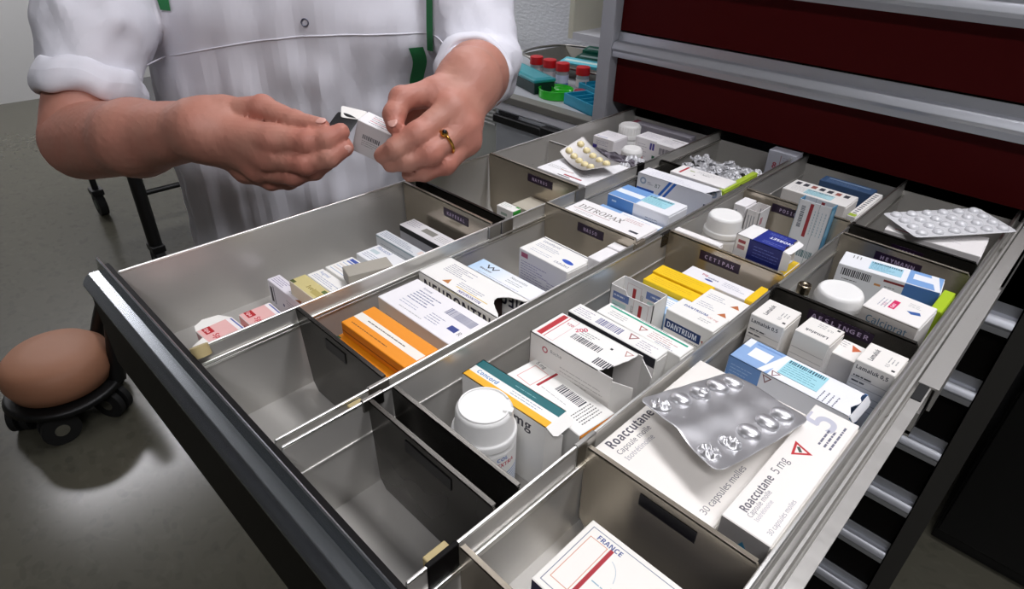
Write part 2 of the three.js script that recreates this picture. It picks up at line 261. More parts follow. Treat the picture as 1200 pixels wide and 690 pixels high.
// a carton whose right-hand end (or top) is open: thin board panels; torn = how far the top panel's edge is torn back
function openCarton(t, L, W, H, mat, uv, open, base) {
  const th = 0.0006, hx = L / 2, hz = W / 2;
  const panel = (face, pts, place) => {                                          // pts in the face's own metres; place(a, b, depth)
    const s = new THREE.ExtrudeGeometry(shapeOf(pts), { depth: th, bevelEnabled: false }), p = s.attributes.position, u = s.attributes.uv;
    for (let i = 0; i < p.count; i++) { const a = p.getX(i), bb = p.getY(i), d = p.getZ(i); const q = uv(face, a, bb); u.setXY(i, ...q); p.setXYZ(i, ...place(a, bb, d)); }
    s.computeVertexNormals(); return s;
  };
  const full = (a, b) => [[0, 0], [a, 0], [a, b], [0, b]];
  const parts = [];
  if (open.top !== true) {
    const edge = []; const n = 9, r = rng(open.seed ?? 3); for (let i = 0; i <= n; i++) edge.push([L - (open.torn ?? 0) * (open.shape ? open.shape(i / n) : 0.5 + 0.5 * Math.sin(i * 1.3)) - (open.torn ? 0.001 * r() : 0), W * i / n]);
    parts.push(panel('top', [[0, 0], ...edge, [0, W]], (a, b, d) => [a - hx, H - d, b - hz]));
    parts.push(panel('end', full(W, H), (a, b, d) => [-hx + d, H - b, a - hz]));
  } else { parts.push(panel('end', full(W, H), (a, b, d) => [hx - d, H - b, hz - a])); parts.push(panel('end', full(W, H), (a, b, d) => [-hx + d, H - b, a - hz])); }
  const cut = open.top === true ? open.notch : null;
  parts.push(panel('front', cut ? [[0, 0], [L * 0.35, 0], [L * 0.4, H * 0.06], [L * 0.9, H * 0.05], [L, H * 0.02], [L, H], [0, H]] : full(L, H), (a, b, d) => [a - hx, H - b, hz - d]));
  parts.push(panel('front', full(L, H), (a, b, d) => [hx - a, H - b, -hz + d]));
  parts.push(box(-hx, hx, 0, th, -hz, hz));
  { const last = parts[parts.length - 1], u = last.attributes.uv; for (let i = 0; i < u.count; i++) u.setXY(i, ...uv('plain', 0, 0)); }
  add('body', parts, mat, t);
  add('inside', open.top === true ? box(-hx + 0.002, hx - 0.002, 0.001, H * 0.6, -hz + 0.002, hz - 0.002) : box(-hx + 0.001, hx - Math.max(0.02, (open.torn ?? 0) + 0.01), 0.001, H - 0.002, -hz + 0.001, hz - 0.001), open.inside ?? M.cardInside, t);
  for (const f of open.flaps ?? []) {                                            // flaps: hinge edge 'front' | 'top' | 'back', length, fold angle
    const [hinge, len, ang, inset = 0.06] = f; let g;
    if (hinge === 'front') g = prismZ([[0, H * inset], [len, H * (inset + 0.1)], [len, H * (0.92 - inset)], [0, H * (1 - inset / 2)]], -th, 0).rotateY(ang).translate(hx, 0, hz);
    else if (hinge === 'back') g = prismZ([[0, H * inset], [len, H * (inset + 0.1)], [len, H * (0.92 - inset)], [0, H * (1 - inset / 2)]], 0, th).rotateY(-ang).translate(hx, 0, -hz);
    else if (hinge === 'top') g = prismY([[0, W * 0.03], [len * 0.8, W * 0.03], [len, W * 0.15], [len, W * 0.85], [len * 0.8, W * 0.97], [0, W * 0.97]], -th, 0).rotateZ(ang).translate(hx, H, -hz);
    else if (hinge === 'left') g = prismY([[0, W * 0.03], [-len, W * 0.1], [-len, W * 0.9], [0, W * 0.97]], -th, 0).rotateZ(ang).translate(-hx, H, -hz);
    else g = prismX([[0, 0], [len, 0], [len, L * 0.9], [0, L]].map((p) => p), -th, 0).rotateX(ang).translate(0, H, hz);
    add('flap', g, matFlap(open.flapColor ?? base), t);
  }
}
function sticker(t, x, y, z, w, d, color, paint) {                                // a price sticker lying on a carton's top
  const tex = canvasTexture(200, Math.round(200 * d / w), (g, W, H) => { g.fillStyle = color; g.fillRect(0, 0, W, H); g.scale(200 / (w * 1000), 200 / (w * 1000)); paint(g, w * 1000, d * 1000); });
  const g = new THREE.BoxGeometry(w, 0.0003, d), s = add('sticker', g, std('#ffffff', 0.5, 0, { map: tex }), t, [x, y, z]); s.userData.label = 'pale blue sticker'; return s;
}
const PI2 = Math.PI / 2, INK = '#2b2f45';
const stickerPrint = (g, w, h) => { barcode(g, 1, 0.6, w - 2, h * 0.2, '#27566a'); micro(g, 1, h * 0.32, w - 4, 5, h * 0.13, '#3f7f92', 0.5); };
// ---------------------------------------------------------------- lane beside the person
for (const [x, z, w, l, yaw] of [[0.0975, -0.052, 0.031, 'pink and white carton with red print nearest the drawer front', 3], [0.0985, -0.0855, 0.029, 'pink and white carton with red print against the white upright carton', 0]])
  carton(l, { x, z, h: 0.03, L: 0.084, W: w, yaw, group: 'pink cartons' }, (on) => {
    on.top((g, a, b) => { rect(g, 0, 0, a, b, '#e9b8b4'); rect(g, 0, 0, 30, 5.5, '#f4eeee'); rect(g, 2.5, 1.2, 24, 1.3, '#5b6aa8'); rect(g, 0, b - 11, 11, 7, '#b3121c'); txt(g, 'Spa', 1.5, b - 5.6, 4.6, '#f6d8d6', { weight: 'bold' }); txt(g, 'Spa', 14, b - 7, 7, '#c3303a', { weight: 'bold' }); micro(g, 32, 4, 40, 8, 2.2, '#c98b88'); });
    on.front((g, a, b) => { rect(g, 0, 0, a, b, '#e6b0ac'); txt(g, 'Spa', 6, 14, 9, '#b9252f', { weight: 'bold' }); });
    on.end((g, a, b) => rect(g, 0, 0, a, b, '#efe9e6'));
  });
{ const p = scene.getObjectByName('medicine_carton'); add('flap', prismY([[-0.042, 0.0155], [-0.042, -0.0145], [-0.052, -0.009], [-0.055, 0.004], [-0.05, 0.013]].map(([a, b]) => [a, b]), -0.0005, 0).translate(0, 0.03, 0), M.card, p); 
  add('flap', prismY([[-0.03, 0.0155], [0.01, 0.0155], [0.006, 0.026], [-0.024, 0.027]], -0.0005, 0).translate(0, 0.03, 0), M.card, p); }
carton('white upright carton with a dark window, standing behind the pink cartons', { x: 0.0635, z: -0.1245, h: 0.029, L: 0.095, W: 0.013, base: '#e3dfe6' }, (on) => {
  on.top((g, a, b) => { micro(g, 3, 3, 26, 4, 2.2, '#8a84a0'); txt(g, '28', 34, 9, 5, '#777'); g.fillStyle = '#9c5a35'; g.beginPath(); g.moveTo(51, 12); g.lineTo(57, 7); g.lineTo(60, 12); g.fill(); });
  on.front((g, a, b) => { rect(g, 3, 6, 4, 17, '#1d1c22'); rect(g, 9, 4, 2, 20, '#7c7a84'); g.fillStyle = '#2c2f6b'; g.beginPath(); g.arc(27, 17, 1.6, 0, 7); g.fill(); micro(g, 34, 8, 50, 5, 3, '#8b8698'); });
});
carton('carton with a pale yellow top in the lane beside the coat', { x: 0.0935, z: -0.1298, h: 0.044, L: 0.075, W: 0.0165, base: '#efe9cf' }, (on) => on.top((g, a, b) => { rect(g, 0, 0, a, b, '#cfc285'); rect(g, 0, b - 4, 7, 4, '#4a5220'); txt(g, 'Ivel', 20, 11, 6, '#8c7a32', { weight: 'bold' }); rect(g, 30, 7, 18, 6, '#b3a35e'); rect(g, 37, 2, 6, 4, '#5b6b33'); }));
carton('white carton with blue small print standing behind the pale yellow one', { x: 0.0945, z: -0.1475, h: 0.0435, L: 0.075, W: 0.0165 }, (on) => on.top((g, a, b) => { txt(g, 'Augmel', 4, 6, 4.4, '#6c7fae'); micro(g, 4, 9, 50, 3, 2.2, '#9aa3bd'); rect(g, 55, 3, 12, 7, '#cdd4e6'); }));
carton('wide white carton lying under the tilted grey carton', { x: 0.0935, z: -0.1735, h: 0.0435, L: 0.075, W: 0.03 }, (on) => on.top((g, a, b) => { rect(g, 4, 2, 13, 4, '#3f58a8'); rect(g, 4, 7, 10, 2, '#6f83bd'); for (let i = 0; i < 5; i++) rect(g, 3, 12 + i * 3.4, 62, 0.7, ['#9db0cf', '#c7b9b4'][i % 2]); micro(g, 20, 3, 40, 3, 2.4, '#8f98b5'); }));
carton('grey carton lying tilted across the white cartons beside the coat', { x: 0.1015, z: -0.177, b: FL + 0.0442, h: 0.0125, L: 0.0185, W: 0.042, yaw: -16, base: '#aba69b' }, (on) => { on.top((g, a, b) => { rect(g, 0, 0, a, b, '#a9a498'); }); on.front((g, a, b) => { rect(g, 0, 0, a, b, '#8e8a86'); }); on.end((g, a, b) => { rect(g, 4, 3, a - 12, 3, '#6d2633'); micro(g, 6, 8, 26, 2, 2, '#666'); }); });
carton('white carton with blue lettering before the narrow long carton', { x: 0.0925, z: -0.2075, h: 0.0445, L: 0.076, W: 0.027, base: '#eef0f2' }, (on) => on.top((g, a, b) => { txt(g, 'Flucazol', 4, 6, 6, '#4f6aa0'); rect(g, 4, 9, 12, 5, '#c3d3d6'); micro(g, 4, 17, 50, 3, 2.6, '#8b96ab'); g.fillStyle = '#4a58a5'; g.beginPath(); g.arc(56, 8, 2.4, 0, 7); g.fill(); }));
carton('narrow bluish white carton standing before the dark banded carton', { x: 0.076, z: -0.2395, h: 0.044, L: 0.088, W: 0.0135, base: '#dfe3e6' }, (on) => { on.top((g, a, b) => { micro(g, 3, 3, 56, 4, 2.2, '#8894a8'); rect(g, 62, 2, 12, 7, '#e8d9d2'); }); on.front((g, a, b) => { rect(g, 0, 0, a, 2.2, '#9fb4bd'); micro(g, 8, 8, 60, 6, 3, '#9aa3ab'); }); });
carton('white carton with a dark band along its upper edge and a grey label', { x: 0.0725, z: -0.2745, h: 0.044, L: 0.085, W: 0.02, base: '#e9e7e8' }, (on) => { on.top((g, a, b) => { micro(g, 3, 3, 20, 4, 3, '#9b93a8'); rect(g, 28, 5, 20, 8, '#8f8d86'); micro(g, 52, 6, 26, 4, 2.6, '#a1a1a1'); }); on.front((g, a, b) => { rect(g, 0, 0, a, 7, '#17171c'); rect(g, 0, 7, a, b, '#a9a8ac'); }); });
carton('small white carton with a bright green end behind the first pair of dividers', { x: 0.078, z: -0.383, h: 0.0445, L: 0.026, W: 0.0135 }, (on) => { on.front((g) => { rect(g, 7, 6, 10, 3, '#9fb3a5'); micro(g, 5, 12, 16, 4, 3, '#9aa'); }); on.end((g, a, b) => { rect(g, 0, 0, a, b, '#2f9a34'); }); on.top((g, a, b) => { micro(g, 3, 3, 16, 3, 3, '#9ab09f'); rect(g, 20, 0, 6, 3, '#2f9a34'); }); }).children[1].material = std('#2f9a34', 0.5);
carton('plain beige carton lying before the divider below the blister of yellow pills', { x: 0.102, z: -0.407, h: 0.0445, L: 0.054, W: 0.032, base: '#b8b2a2' });
carton('large white carton with red print carrying the blister of yellow pills', { x: 0.104, z: -0.481, h: 0.0742, L: 0.074, W: 0.082, base: '#efeff0' }, (on) => { on.top((g, a, b) => { g.save(); g.translate(0, b); micro(g, 4, -22, 34, 3, 3, '#777'); rect(g, 22, -18, 20, 1.2, '#b98a7a'); rect(g, 36, -9, 26, 3, '#a02634'); rect(g, 30, -4, 18, 2, '#3a3a3a'); micro(g, 40, -26, 26, 4, 2.4, '#8c8c8c'); g.restore(); rect(g, 52, 0, 0.4, b, '#ccc'); }); });
// behind the dark divider
carton('white cube-shaped carton with a purple corner mark in front of the white jar', { x: 0.028, z: -0.639, h: 0.0595, L: 0.036, W: 0.034, base: '#f1eef0' }, (on) => { on.front((g, a, b) => { rect(g, 0, 12, 8, 7, '#3b2f8f'); micro(g, 6, 5, 24, 3, 2.6, '#a5a0b5'); micro(g, 12, 14, 20, 5, 3, '#b3b0bd'); }); on.top((g, a, b) => { rect(g, 4, b - 5, 18, 2, '#9a9fc0'); micro(g, 5, 5, 26, 6, 3, '#b9b5bd'); }); });
carton('white carton with two purple bars at the far end of the lane beside the coat', { x: 0.0945, z: -0.642, h: 0.0742, L: 0.035, W: 0.029, base: '#f0eef0' }, (on) => { on.top((g, a, b) => { micro(g, 4, 5, 26, 6, 3, '#a9a5b3'); }); on.front((g, a, b) => { rect(g, 24, 4, 3, 9, '#4a3f9a'); rect(g, 28, 4, 3, 9, '#4a3f9a'); rect(g, 29, 20, 5, 4, '#2d6b4f'); micro(g, 5, 8, 15, 7, 3.2, '#b0b0b8'); }); });
carton('white carton with a grey barcode at the far end of the lane beside the coat', { x: 0.1275, z: -0.64, h: 0.0742, L: 0.03, W: 0.034, base: '#edebec' }, (on) => { on.top((g, a, b) => { rect(g, 8, 6, 18, 1.6, '#777'); micro(g, 3, 12, 22, 5, 3, '#a7a3ab'); }); on.front((g, a, b) => { barcode(g, 6, 5, 22, 9, '#5c5a66'); micro(g, 4, 18, 22, 5, 3, '#aaa'); }); });
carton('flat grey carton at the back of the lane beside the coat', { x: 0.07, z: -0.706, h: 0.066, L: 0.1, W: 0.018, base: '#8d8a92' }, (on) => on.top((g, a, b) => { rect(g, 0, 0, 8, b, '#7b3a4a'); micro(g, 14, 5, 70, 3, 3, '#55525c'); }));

// ---------------------------------------------------------------- second lane
const orangeTop = (g, a, b) => { rect(g, 0, 0, a, b, '#f0940f'); rect(g, 0, b * 0.38, a, b * 0.26, '#f1ece2'); micro(g, 14, b * 0.49, a - 20, 1, 2, '#5a4a3a', 0.9); micro(g, 6, b * 0.8, a - 14, 1, 2, '#8a4a0a', 0.9); };
carton('orange carton with a white border against the front divider of its lane', { x: 0.2045, z: -0.1165, h: 0.0465, L: 0.085, W: 0.046, base: '#f0920f' }, (on) => { on.top((g, a, b) => { rect(g, 0, 0, a, b, '#ee920e'); rect(g, 0, b - 6.5, a, 6.5, '#f0ece4'); rect(g, 0, b - 13, 5, 6.5, '#2d5a3a'); micro(g, 8, b - 10, a - 16, 2, 2.4, '#9a540a', 0.8); micro(g, 8, b - 3.5, 30, 1, 2, '#8da0b0'); }); on.front((g, a, b) => { rect(g, 0, 0, a, b, '#ece6da'); }); });
carton('orange carton with a white stripe lying on top of another orange carton', { x: 0.204, z: -0.126, b: FL + 0.047, h: 0.0125, L: 0.08, W: 0.0315, yaw: 1, base: '#f0920f' }, (on) => { on.top(orangeTop); on.front((g, a, b) => { rect(g, 0, 0, a, b, '#d87f08'); rect(g, 0, b * 0.55, a, 1, '#7a2f10'); }); });
carton('white carton with a barcode and blue square behind the orange cartons', { x: 0.204, z: -0.1722, h: 0.06, L: 0.1, W: 0.042, base: '#f0eef0' }, (on) => {
  on.top((g, a, b) => { txt(g, 'Amoxal', 16, 7, 3.4, '#444b6a'); micro(g, 16, 10, 30, 5, 3.2, '#6a7090', 1); micro(g, 16, 28, 24, 2, 3, '#9aa0b5'); micro(g, 50, 24, 22, 4, 2.8, '#8085a0'); barcode(g, 56, 8, 32, 9, '#4a4f74'); rect(g, 74, 24, 9, 6, '#2b3c86'); txt(g, 'R', 85, 30, 6, '#666'); micro(g, 22, b - 6, 34, 1, 2, '#999'); });
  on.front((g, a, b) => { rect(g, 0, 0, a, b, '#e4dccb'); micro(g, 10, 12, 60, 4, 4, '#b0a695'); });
});
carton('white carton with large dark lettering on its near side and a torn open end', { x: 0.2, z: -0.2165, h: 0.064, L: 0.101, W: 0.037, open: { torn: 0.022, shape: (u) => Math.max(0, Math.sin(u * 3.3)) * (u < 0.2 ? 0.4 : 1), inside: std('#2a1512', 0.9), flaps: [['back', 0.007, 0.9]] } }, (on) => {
  on.top((g, a, b) => { micro(g, 12, 6, 32, 6, 2.4, '#7d7e90'); micro(g, 40, 22, 36, 3, 2.4, '#8c8ca0'); g.fillStyle = '#b9762f'; g.beginPath(); g.moveTo(26, 32); g.lineTo(34, 32); g.lineTo(31, 25); g.fill(); rect(g, 42, b - 8, 38, 0.9, '#d8b640'); txt(g, 'NEURONTIN', 48, b - 2.6, 4.6, '#4a3f80', { weight: 'bold' }); });
  on.front((g, a, b) => { txt(g, 'NEURONTIN', 6, 17, 17, '#1c1a33', { weight: 'bold', sx: 0.86 }); rect(g, 30, 1, 40, 0.6, '#c9b25a'); micro(g, 8, 26, 70, 5, 4, '#999'); });
});
carton('white and sky blue carton with a dark bird mark behind the torn carton', { x: 0.2045, z: -0.252, h: 0.055, L: 0.088, W: 0.0285, base: '#f1f3f7' }, (on) => on.top((g, a, b) => { const q = g.createLinearGradient(0, 0, a * 0.5, 0); q.addColorStop(0, '#b9d6f0'); q.addColorStop(1, '#f1f3f7'); g.fillStyle = q; g.fillRect(0, 0, a, b); g.strokeStyle = '#23252e'; g.lineWidth = 1.3; g.beginPath(); g.moveTo(12, 4); g.lineTo(16, 9); g.lineTo(19, 5); g.lineTo(22, 9); g.lineTo(26, 4); g.stroke(); txt(g, 'Wockner', 9, 14, 3.6, '#23252e', { weight: 'bold' }); txt(g, 'Neurontin', 42, 7, 4.4, '#4b5a4d'); micro(g, 42, 10, 30, 2, 2.6, '#7f8a82'); micro(g, 12, 18, 60, 4, 2.4, '#9aa3b5'); }));
carton('low dark blue carton before the white carton with the blue oval', { x: 0.2, z: -0.279, h: 0.036, L: 0.07, W: 0.018, base: '#27307e' }, (on) => on.top((g, a, b) => micro(g, 6, 5, 50, 3, 3, '#6a74b8')));
carton('white carton with a blue oval mark and a red word on its near side', { x: 0.2065, z: -0.3165, h: 0.0605, L: 0.062, W: 0.036, yaw: -2 }, (on) => {
  on.top((g, a, b) => { txt(g, 'Levothyrol', 6, 10, 5, '#4a5274', { sx: 0.95 }); micro(g, 6, 14, 30, 3, 2.6, '#8b90a5'); g.fillStyle = '#1f4fb8'; g.beginPath(); g.ellipse(50, 22, 7, 2.8, 0.1, 0, 7); g.fill(); txt(g, '(Adulte)', 40, 31, 4.6, '#333a60', { font: 'serif' }); rect(g, 0, 2, a, 1.2, '#3a3c50'); micro(g, 8, 26, 26, 2, 3, '#9a9fb2'); });
  on.front((g, a, b) => { rect(g, 3, 3, 9, 5, '#b8647c'); micro(g, 3, 12, 36, 8, 2.8, '#9a94ac'); micro(g, 38, 22, 20, 5, 3, '#a09ab0'); });
});
carton('small blank white carton before the divider, the nearer of two', { x: 0.247, z: -0.3402, h: 0.066, L: 0.02, W: 0.028, base: '#f0eeee' });
carton('small blank white carton touching the divider, the farther of two', { x: 0.247, z: -0.3608, h: 0.067, L: 0.02, W: 0.0118, base: '#f0eeee' });
carton('white carton with serif lettering standing right behind the divider', { x: 0.2108, z: -0.392, h: 0.0747, L: 0.092, W: 0.034, base: '#f2f0ef' }, (on) => { on.top((g, a, b) => { txt(g, 'DITROPAX', 6, 19, 11.5, '#4a4038', { font: 'serif', sx: 0.94 }); rect(g, 4, 22, 46, 0.6, '#8a3a35'); micro(g, 10, 26, 36, 2, 2.6, '#999'); rect(g, 76, 24, 10, 3.4, '#30303c'); micro(g, 58, 4, 24, 3, 2.6, '#b07a7a'); }); });
carton('flat sky blue carton between the serif lettered carton and the blue and white one', { x: 0.2075, z: -0.425, h: 0.062, L: 0.078, W: 0.026, base: '#84acd8' }, (on) => on.top((g, a, b) => { rect(g, 28, 0, a, b, '#f0f1f5'); micro(g, 32, 5, 36, 6, 3, '#a9b5c8'); }));
{ const t = carton('blue and white carton with a pale blue sticker on top in the second lane', { x: 0.21, z: -0.4595, h: 0.0745, L: 0.077, W: 0.037, base: '#eef0f4' }, (on) => {
  on.top((g, a, b) => { rect(g, 0, 0, 36, b, '#6d9bd3'); rect(g, 0, 14, 34, 10, '#e9f0f8'); g.fillStyle = '#8bb3e0'; g.beginPath(); g.moveTo(34, 0); g.lineTo(44, 0); g.lineTo(34, b); g.fill(); });
  on.front((g, a, b) => { rect(g, 0, 0, 34, b, '#5c8fcc'); rect(g, 6, 5, 6, 2, '#d9e8f6'); micro(g, 50, 10, 20, 6, 3, '#7a8095'); });
  on.end((g, a, b) => { rect(g, 6, 10, 10, 10, '#b7c5da'); txt(g, 'R', 18, 18, 8, '#7c3b4c', { weight: 'bold' }); });
}); sticker(t, 0.012, 0.0747, -0.002, 0.03, 0.02, '#a6dbe6', stickerPrint); }
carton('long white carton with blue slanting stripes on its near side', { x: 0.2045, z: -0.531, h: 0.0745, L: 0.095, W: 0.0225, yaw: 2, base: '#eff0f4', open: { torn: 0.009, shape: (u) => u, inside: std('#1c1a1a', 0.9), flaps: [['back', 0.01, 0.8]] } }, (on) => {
  on.top((g, a, b) => { micro(g, 10, 8, 60, 4, 3, '#c4c6d0'); });
  on.front((g, a, b) => { g.strokeStyle = '#9fb0c8'; g.lineWidth = 2; g.beginPath(); g.arc(8, 8, 3.2, 0, 7); g.stroke(); txt(g, '87', 24, 12, 6.5, '#4b5f5a'); micro(g, 14, 8, 8, 2, 2, '#99a'); g.fillStyle = '#2f6fd0'; for (const q of [38, 44]) { g.beginPath(); g.moveTo(q + 4, 0); g.lineTo(q + 7.5, 0); g.lineTo(q - 5, 20); g.lineTo(q - 8.5, 20); g.fill(); } rect(g, 0, 17, 24, 9, '#2f6ad0'); micro(g, 3, 20, 18, 2, 2.6, '#bcd2f2', 1); txt(g, 'R', 86, 19, 9, '#20284a', { weight: 'bold', sx: 1.1 }); });
});
carton('white carton with a red bar behind the blue striped long carton', { x: 0.2165, z: -0.5635, h: 0.0752, L: 0.07, W: 0.03, base: '#f2f0ee' }, (on) => on.top((g, a, b) => { rect(g, 8, 3, 3, 22, '#b3323c'); g.fillStyle = '#8aa04a'; g.fillRect(16, 10, 6, 2); txt(g, '- Naro', 30, 14, 4.6, '#555'); rect(g, 26, 20, 1.6, 1.6, '#222'); micro(g, 24, 5, 36, 3, 2.4, '#aaa'); }));
carton('thin lime green carton along the divider near the heap of foil blisters', { x: 0.2505, z: -0.586, h: 0.0735, L: 0.007, W: 0.082, base: '#a9c23a' });
carton('pale card box with a red figure standing at the dark back of the drawer', { x: 0.249, z: -0.712, h: 0.079, L: 0.036, W: 0.02, base: '#b9bcc6' }, (on) => on.front((g, a, b) => { txt(g, '8', 8, 22, 11, '#a03040', { weight: 'bold' }); rect(g, 17, 4, 0.7, 20, '#8a4a4a'); micro(g, 20, 6, 13, 5, 3, '#889'); }));

// ---------------------------------------------------------------- third lane
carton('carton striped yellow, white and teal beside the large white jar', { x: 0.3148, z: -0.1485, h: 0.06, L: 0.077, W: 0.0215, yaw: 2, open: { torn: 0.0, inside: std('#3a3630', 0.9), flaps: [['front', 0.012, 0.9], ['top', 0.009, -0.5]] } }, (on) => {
  on.top((g, a, b) => { rect(g, 0, 0, a, b, '#f2f1ec'); rect(g, 0, 0, a, 8.2, '#14666b'); rect(g, 0, 15, a, b, '#f3b31c'); txt(g, 'Concord', 6, 13.6, 5, '#4a7fb5', { weight: 'bold' }); micro(g, 38, 10, 30, 2, 2.4, '#9aa8b5'); micro(g, 36, 4.4, 24, 1, 2, '#7fb0b0'); });
  on.front((g, a, b) => { rect(g, 0, 0, a, b, '#e9e8e4'); txt(g, '10 mg', 34, 12, 11, '#3b3a42', { weight: 'bold' }); micro(g, 40, 18, 16, 1, 2, '#888'); });
  on.end((g, a, b) => rect(g, 0, 0, a, b, '#eceae6'));
});
carton('white carton with a red bar, barcode and orange right end', { x: 0.3315, z: -0.1765, h: 0.0515, L: 0.077, W: 0.034, yaw: -5 }, (on) => {
  on.top((g, a, b) => { g.save(); txt(g, '5 mg', 4, 6, 4.2, '#333'); frame(g, 6, 8, 14, 18, '#d98d86', 0.5); rect(g, 22, 2, 2.2, 20, '#a51f2b'); barcode(g, 34, 7, 24, 8, '#2c2f3a'); micro(g, 26, 20, 30, 1, 2, '#bbb'); for (let i = 0; i < 5; i++) micro(g, 60 + i * 2.6, 6, 1, 10, 2, '#444', 1.4); g.restore(); });
  on.end((g, a, b) => { rect(g, 0, 0, a, 7, '#e08a12'); });
}).children[1].material = std('#dc8a14', 0.55);
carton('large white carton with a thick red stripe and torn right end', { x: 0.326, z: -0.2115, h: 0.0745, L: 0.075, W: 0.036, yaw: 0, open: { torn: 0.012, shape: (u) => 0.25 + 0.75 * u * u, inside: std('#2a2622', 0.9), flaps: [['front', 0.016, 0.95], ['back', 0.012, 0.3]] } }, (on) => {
  on.top((g, a, b) => { rect(g, 3.5, 2, 4.6, 31, '#b8212c'); rect(g, 10, 2, 0.7, 31, '#c85a60'); txt(g, '120', 12, 10, 4, '#c0606a', { weight: 'bold' }); txt(g, '200', 24, 13, 6, '#c4405a', { rot: -0.9, weight: 'bold' }); frame(g, 3, 2, 16, 31, '#d9a0a0', 0.3); micro(g, 27, 7, 15, 3, 2.2, '#888'); barcode(g, 25, 14, 26, 6.5, '#33343c'); rect(g, 54, 9, 2, 2, '#222'); triangle(g, 64, 4, 6, '#b5837c'); barcode(g, 54, 24, 17, 8, '#3a3a42', false); });
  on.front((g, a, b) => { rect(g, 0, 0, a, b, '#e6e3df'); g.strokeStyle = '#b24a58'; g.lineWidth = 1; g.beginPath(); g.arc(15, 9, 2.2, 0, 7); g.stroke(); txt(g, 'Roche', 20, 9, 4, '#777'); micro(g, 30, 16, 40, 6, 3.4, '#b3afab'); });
});
carton('white carton with a black band on its near side and a blue barcode', { x: 0.331, z: -0.2413, h: 0.0745, L: 0.082, W: 0.0148, yaw: -1 }, (on) => { on.top((g, a, b) => { micro(g, 3, 4, 18, 4, 2.4, '#9a94a8'); barcode(g, 24, 3.5, 22, 8, '#5d5f8c'); triangle(g, 52, 3, 7, '#8a3a3a'); micro(g, 62, 4, 16, 4, 2.4, '#a9a0b0'); }); on.front((g, a, b) => { rect(g, 0, 0, a, 9, '#14131f'); rect(g, 0, 9, a, b, '#d6d3d2'); }); });
carton('white carton with a bright green line along its far edge', { x: 0.344, z: -0.2578, h: 0.0745, L: 0.077, W: 0.018, yaw: -2 }, (on) => on.top((g, a, b) => { rect(g, 3, 2.6, a - 6, 1.9, '#1fa383'); txt(g, 'IMUREL', 4, 2.2, 2.6, '#3b3b3b'); micro(g, 30, 1, 40, 1, 2, '#888'); triangle(g, 36, 8, 6, '#9a3a34'); micro(g, 46, 7, 24, 4, 2.4, '#c49a9a'); micro(g, 8, 8, 20, 3, 2.4, '#aaa'); micro(g, 54, 14, 16, 2, 2, '#99a'); }));
carton('white carton standing open at the top, with teal and red print', { x: 0.3098, z: -0.3015, h: 0.0745, L: 0.0425, W: 0.0195, open: { top: true, notch: true, inside: std('#6e6420', 0.8) } }, (on) => on.front((g, a, b) => { rect(g, 0, 0, a, b, '#ecebea'); rect(g, 3, 5, 16, 7, '#6f86bd'); micro(g, 4, 7.4, 13, 1, 2, '#dfe6f4', 1.6); rect(g, 3, 14, 14, 8, '#c4e0dd'); micro(g, 4, 17, 11, 2, 2.4, '#5a9a96'); txt(g, 'URTO', 24, 20, 3.4, '#555', { rot: -PI2 }); rect(g, 29, 8, 3.2, 16, '#a82a30'); frame(g, 24, 5, 14, 22, '#c0a0a0', 0.3); }));
carton('light blue and white carton behind the open topped carton', { x: 0.3148, z: -0.3265, h: 0.055, L: 0.068, W: 0.026, base: '#a9c8e8' }, (on) => on.top((g, a, b) => { rect(g, 30, 4, a, 12, '#eef2f6'); micro(g, 33, 7, 30, 3, 2.6, '#8fa5c5'); }));
carton('yellow carton, the nearer of the two lying side by side', { x: 0.3155, z: -0.3475, h: 0.0598, L: 0.052, W: 0.0145, base: '#f4c907' }, (on) => on.top((g, a, b) => { micro(g, 6, 4, 40, 3, 3, '#d9a90a'); }));
carton('yellow carton, the farther of the two lying side by side', { x: 0.3155, z: -0.3645, h: 0.0612, L: 0.054, W: 0.0165, base: '#f4c907' }, (on) => on.top((g, a, b) => { micro(g, 6, 4, 42, 4, 3, '#dcae0c'); }));
carton('white carton with white capitals on a dark blue field and a red number', { x: 0.3624, z: -0.3045, h: 0.0745, L: 0.0415, W: 0.0235, yaw: -2 }, (on) => {
  on.top((g, a, b) => { txt(g, 'DANTRIUM', 6, 9, 4, '#3a4a86', { weight: 'bold' }); txt(g, '100 mg', 27, 10, 3, '#b05a52'); micro(g, 24, 14, 12, 2, 2.4, '#999'); });
  on.front((g, a, b) => { rect(g, 1, 8.5, 32, 8.5, '#15376e'); txt(g, 'DANTRIUM', 2.6, 15.4, 6.8, '#eef2f8', { weight: 'bold', sx: 0.76 }); txt(g, '100', 33.6, 17, 6.6, '#9c3b34', { weight: 'bold', sx: 0.7 }); micro(g, 20, 19, 18, 1, 2, '#999'); });
});
carton('white carton with two orange triangles between the yellow cartons and the dividing rail', { x: 0.362, z: -0.3445, h: 0.063, L: 0.04, W: 0.042 }, (on) => on.top((g, a, b) => { for (const [x, y] of [[26, 10], [24, 28]]) { g.fillStyle = '#b86a3a'; g.beginPath(); g.moveTo(x, y + 5); g.lineTo(x + 8, y + 5); g.lineTo(x + 4, y - 1); g.fill(); } micro(g, 4, 8, 18, 3, 3, '#99a'); micro(g, 4, 24, 18, 4, 3, '#99a'); }));
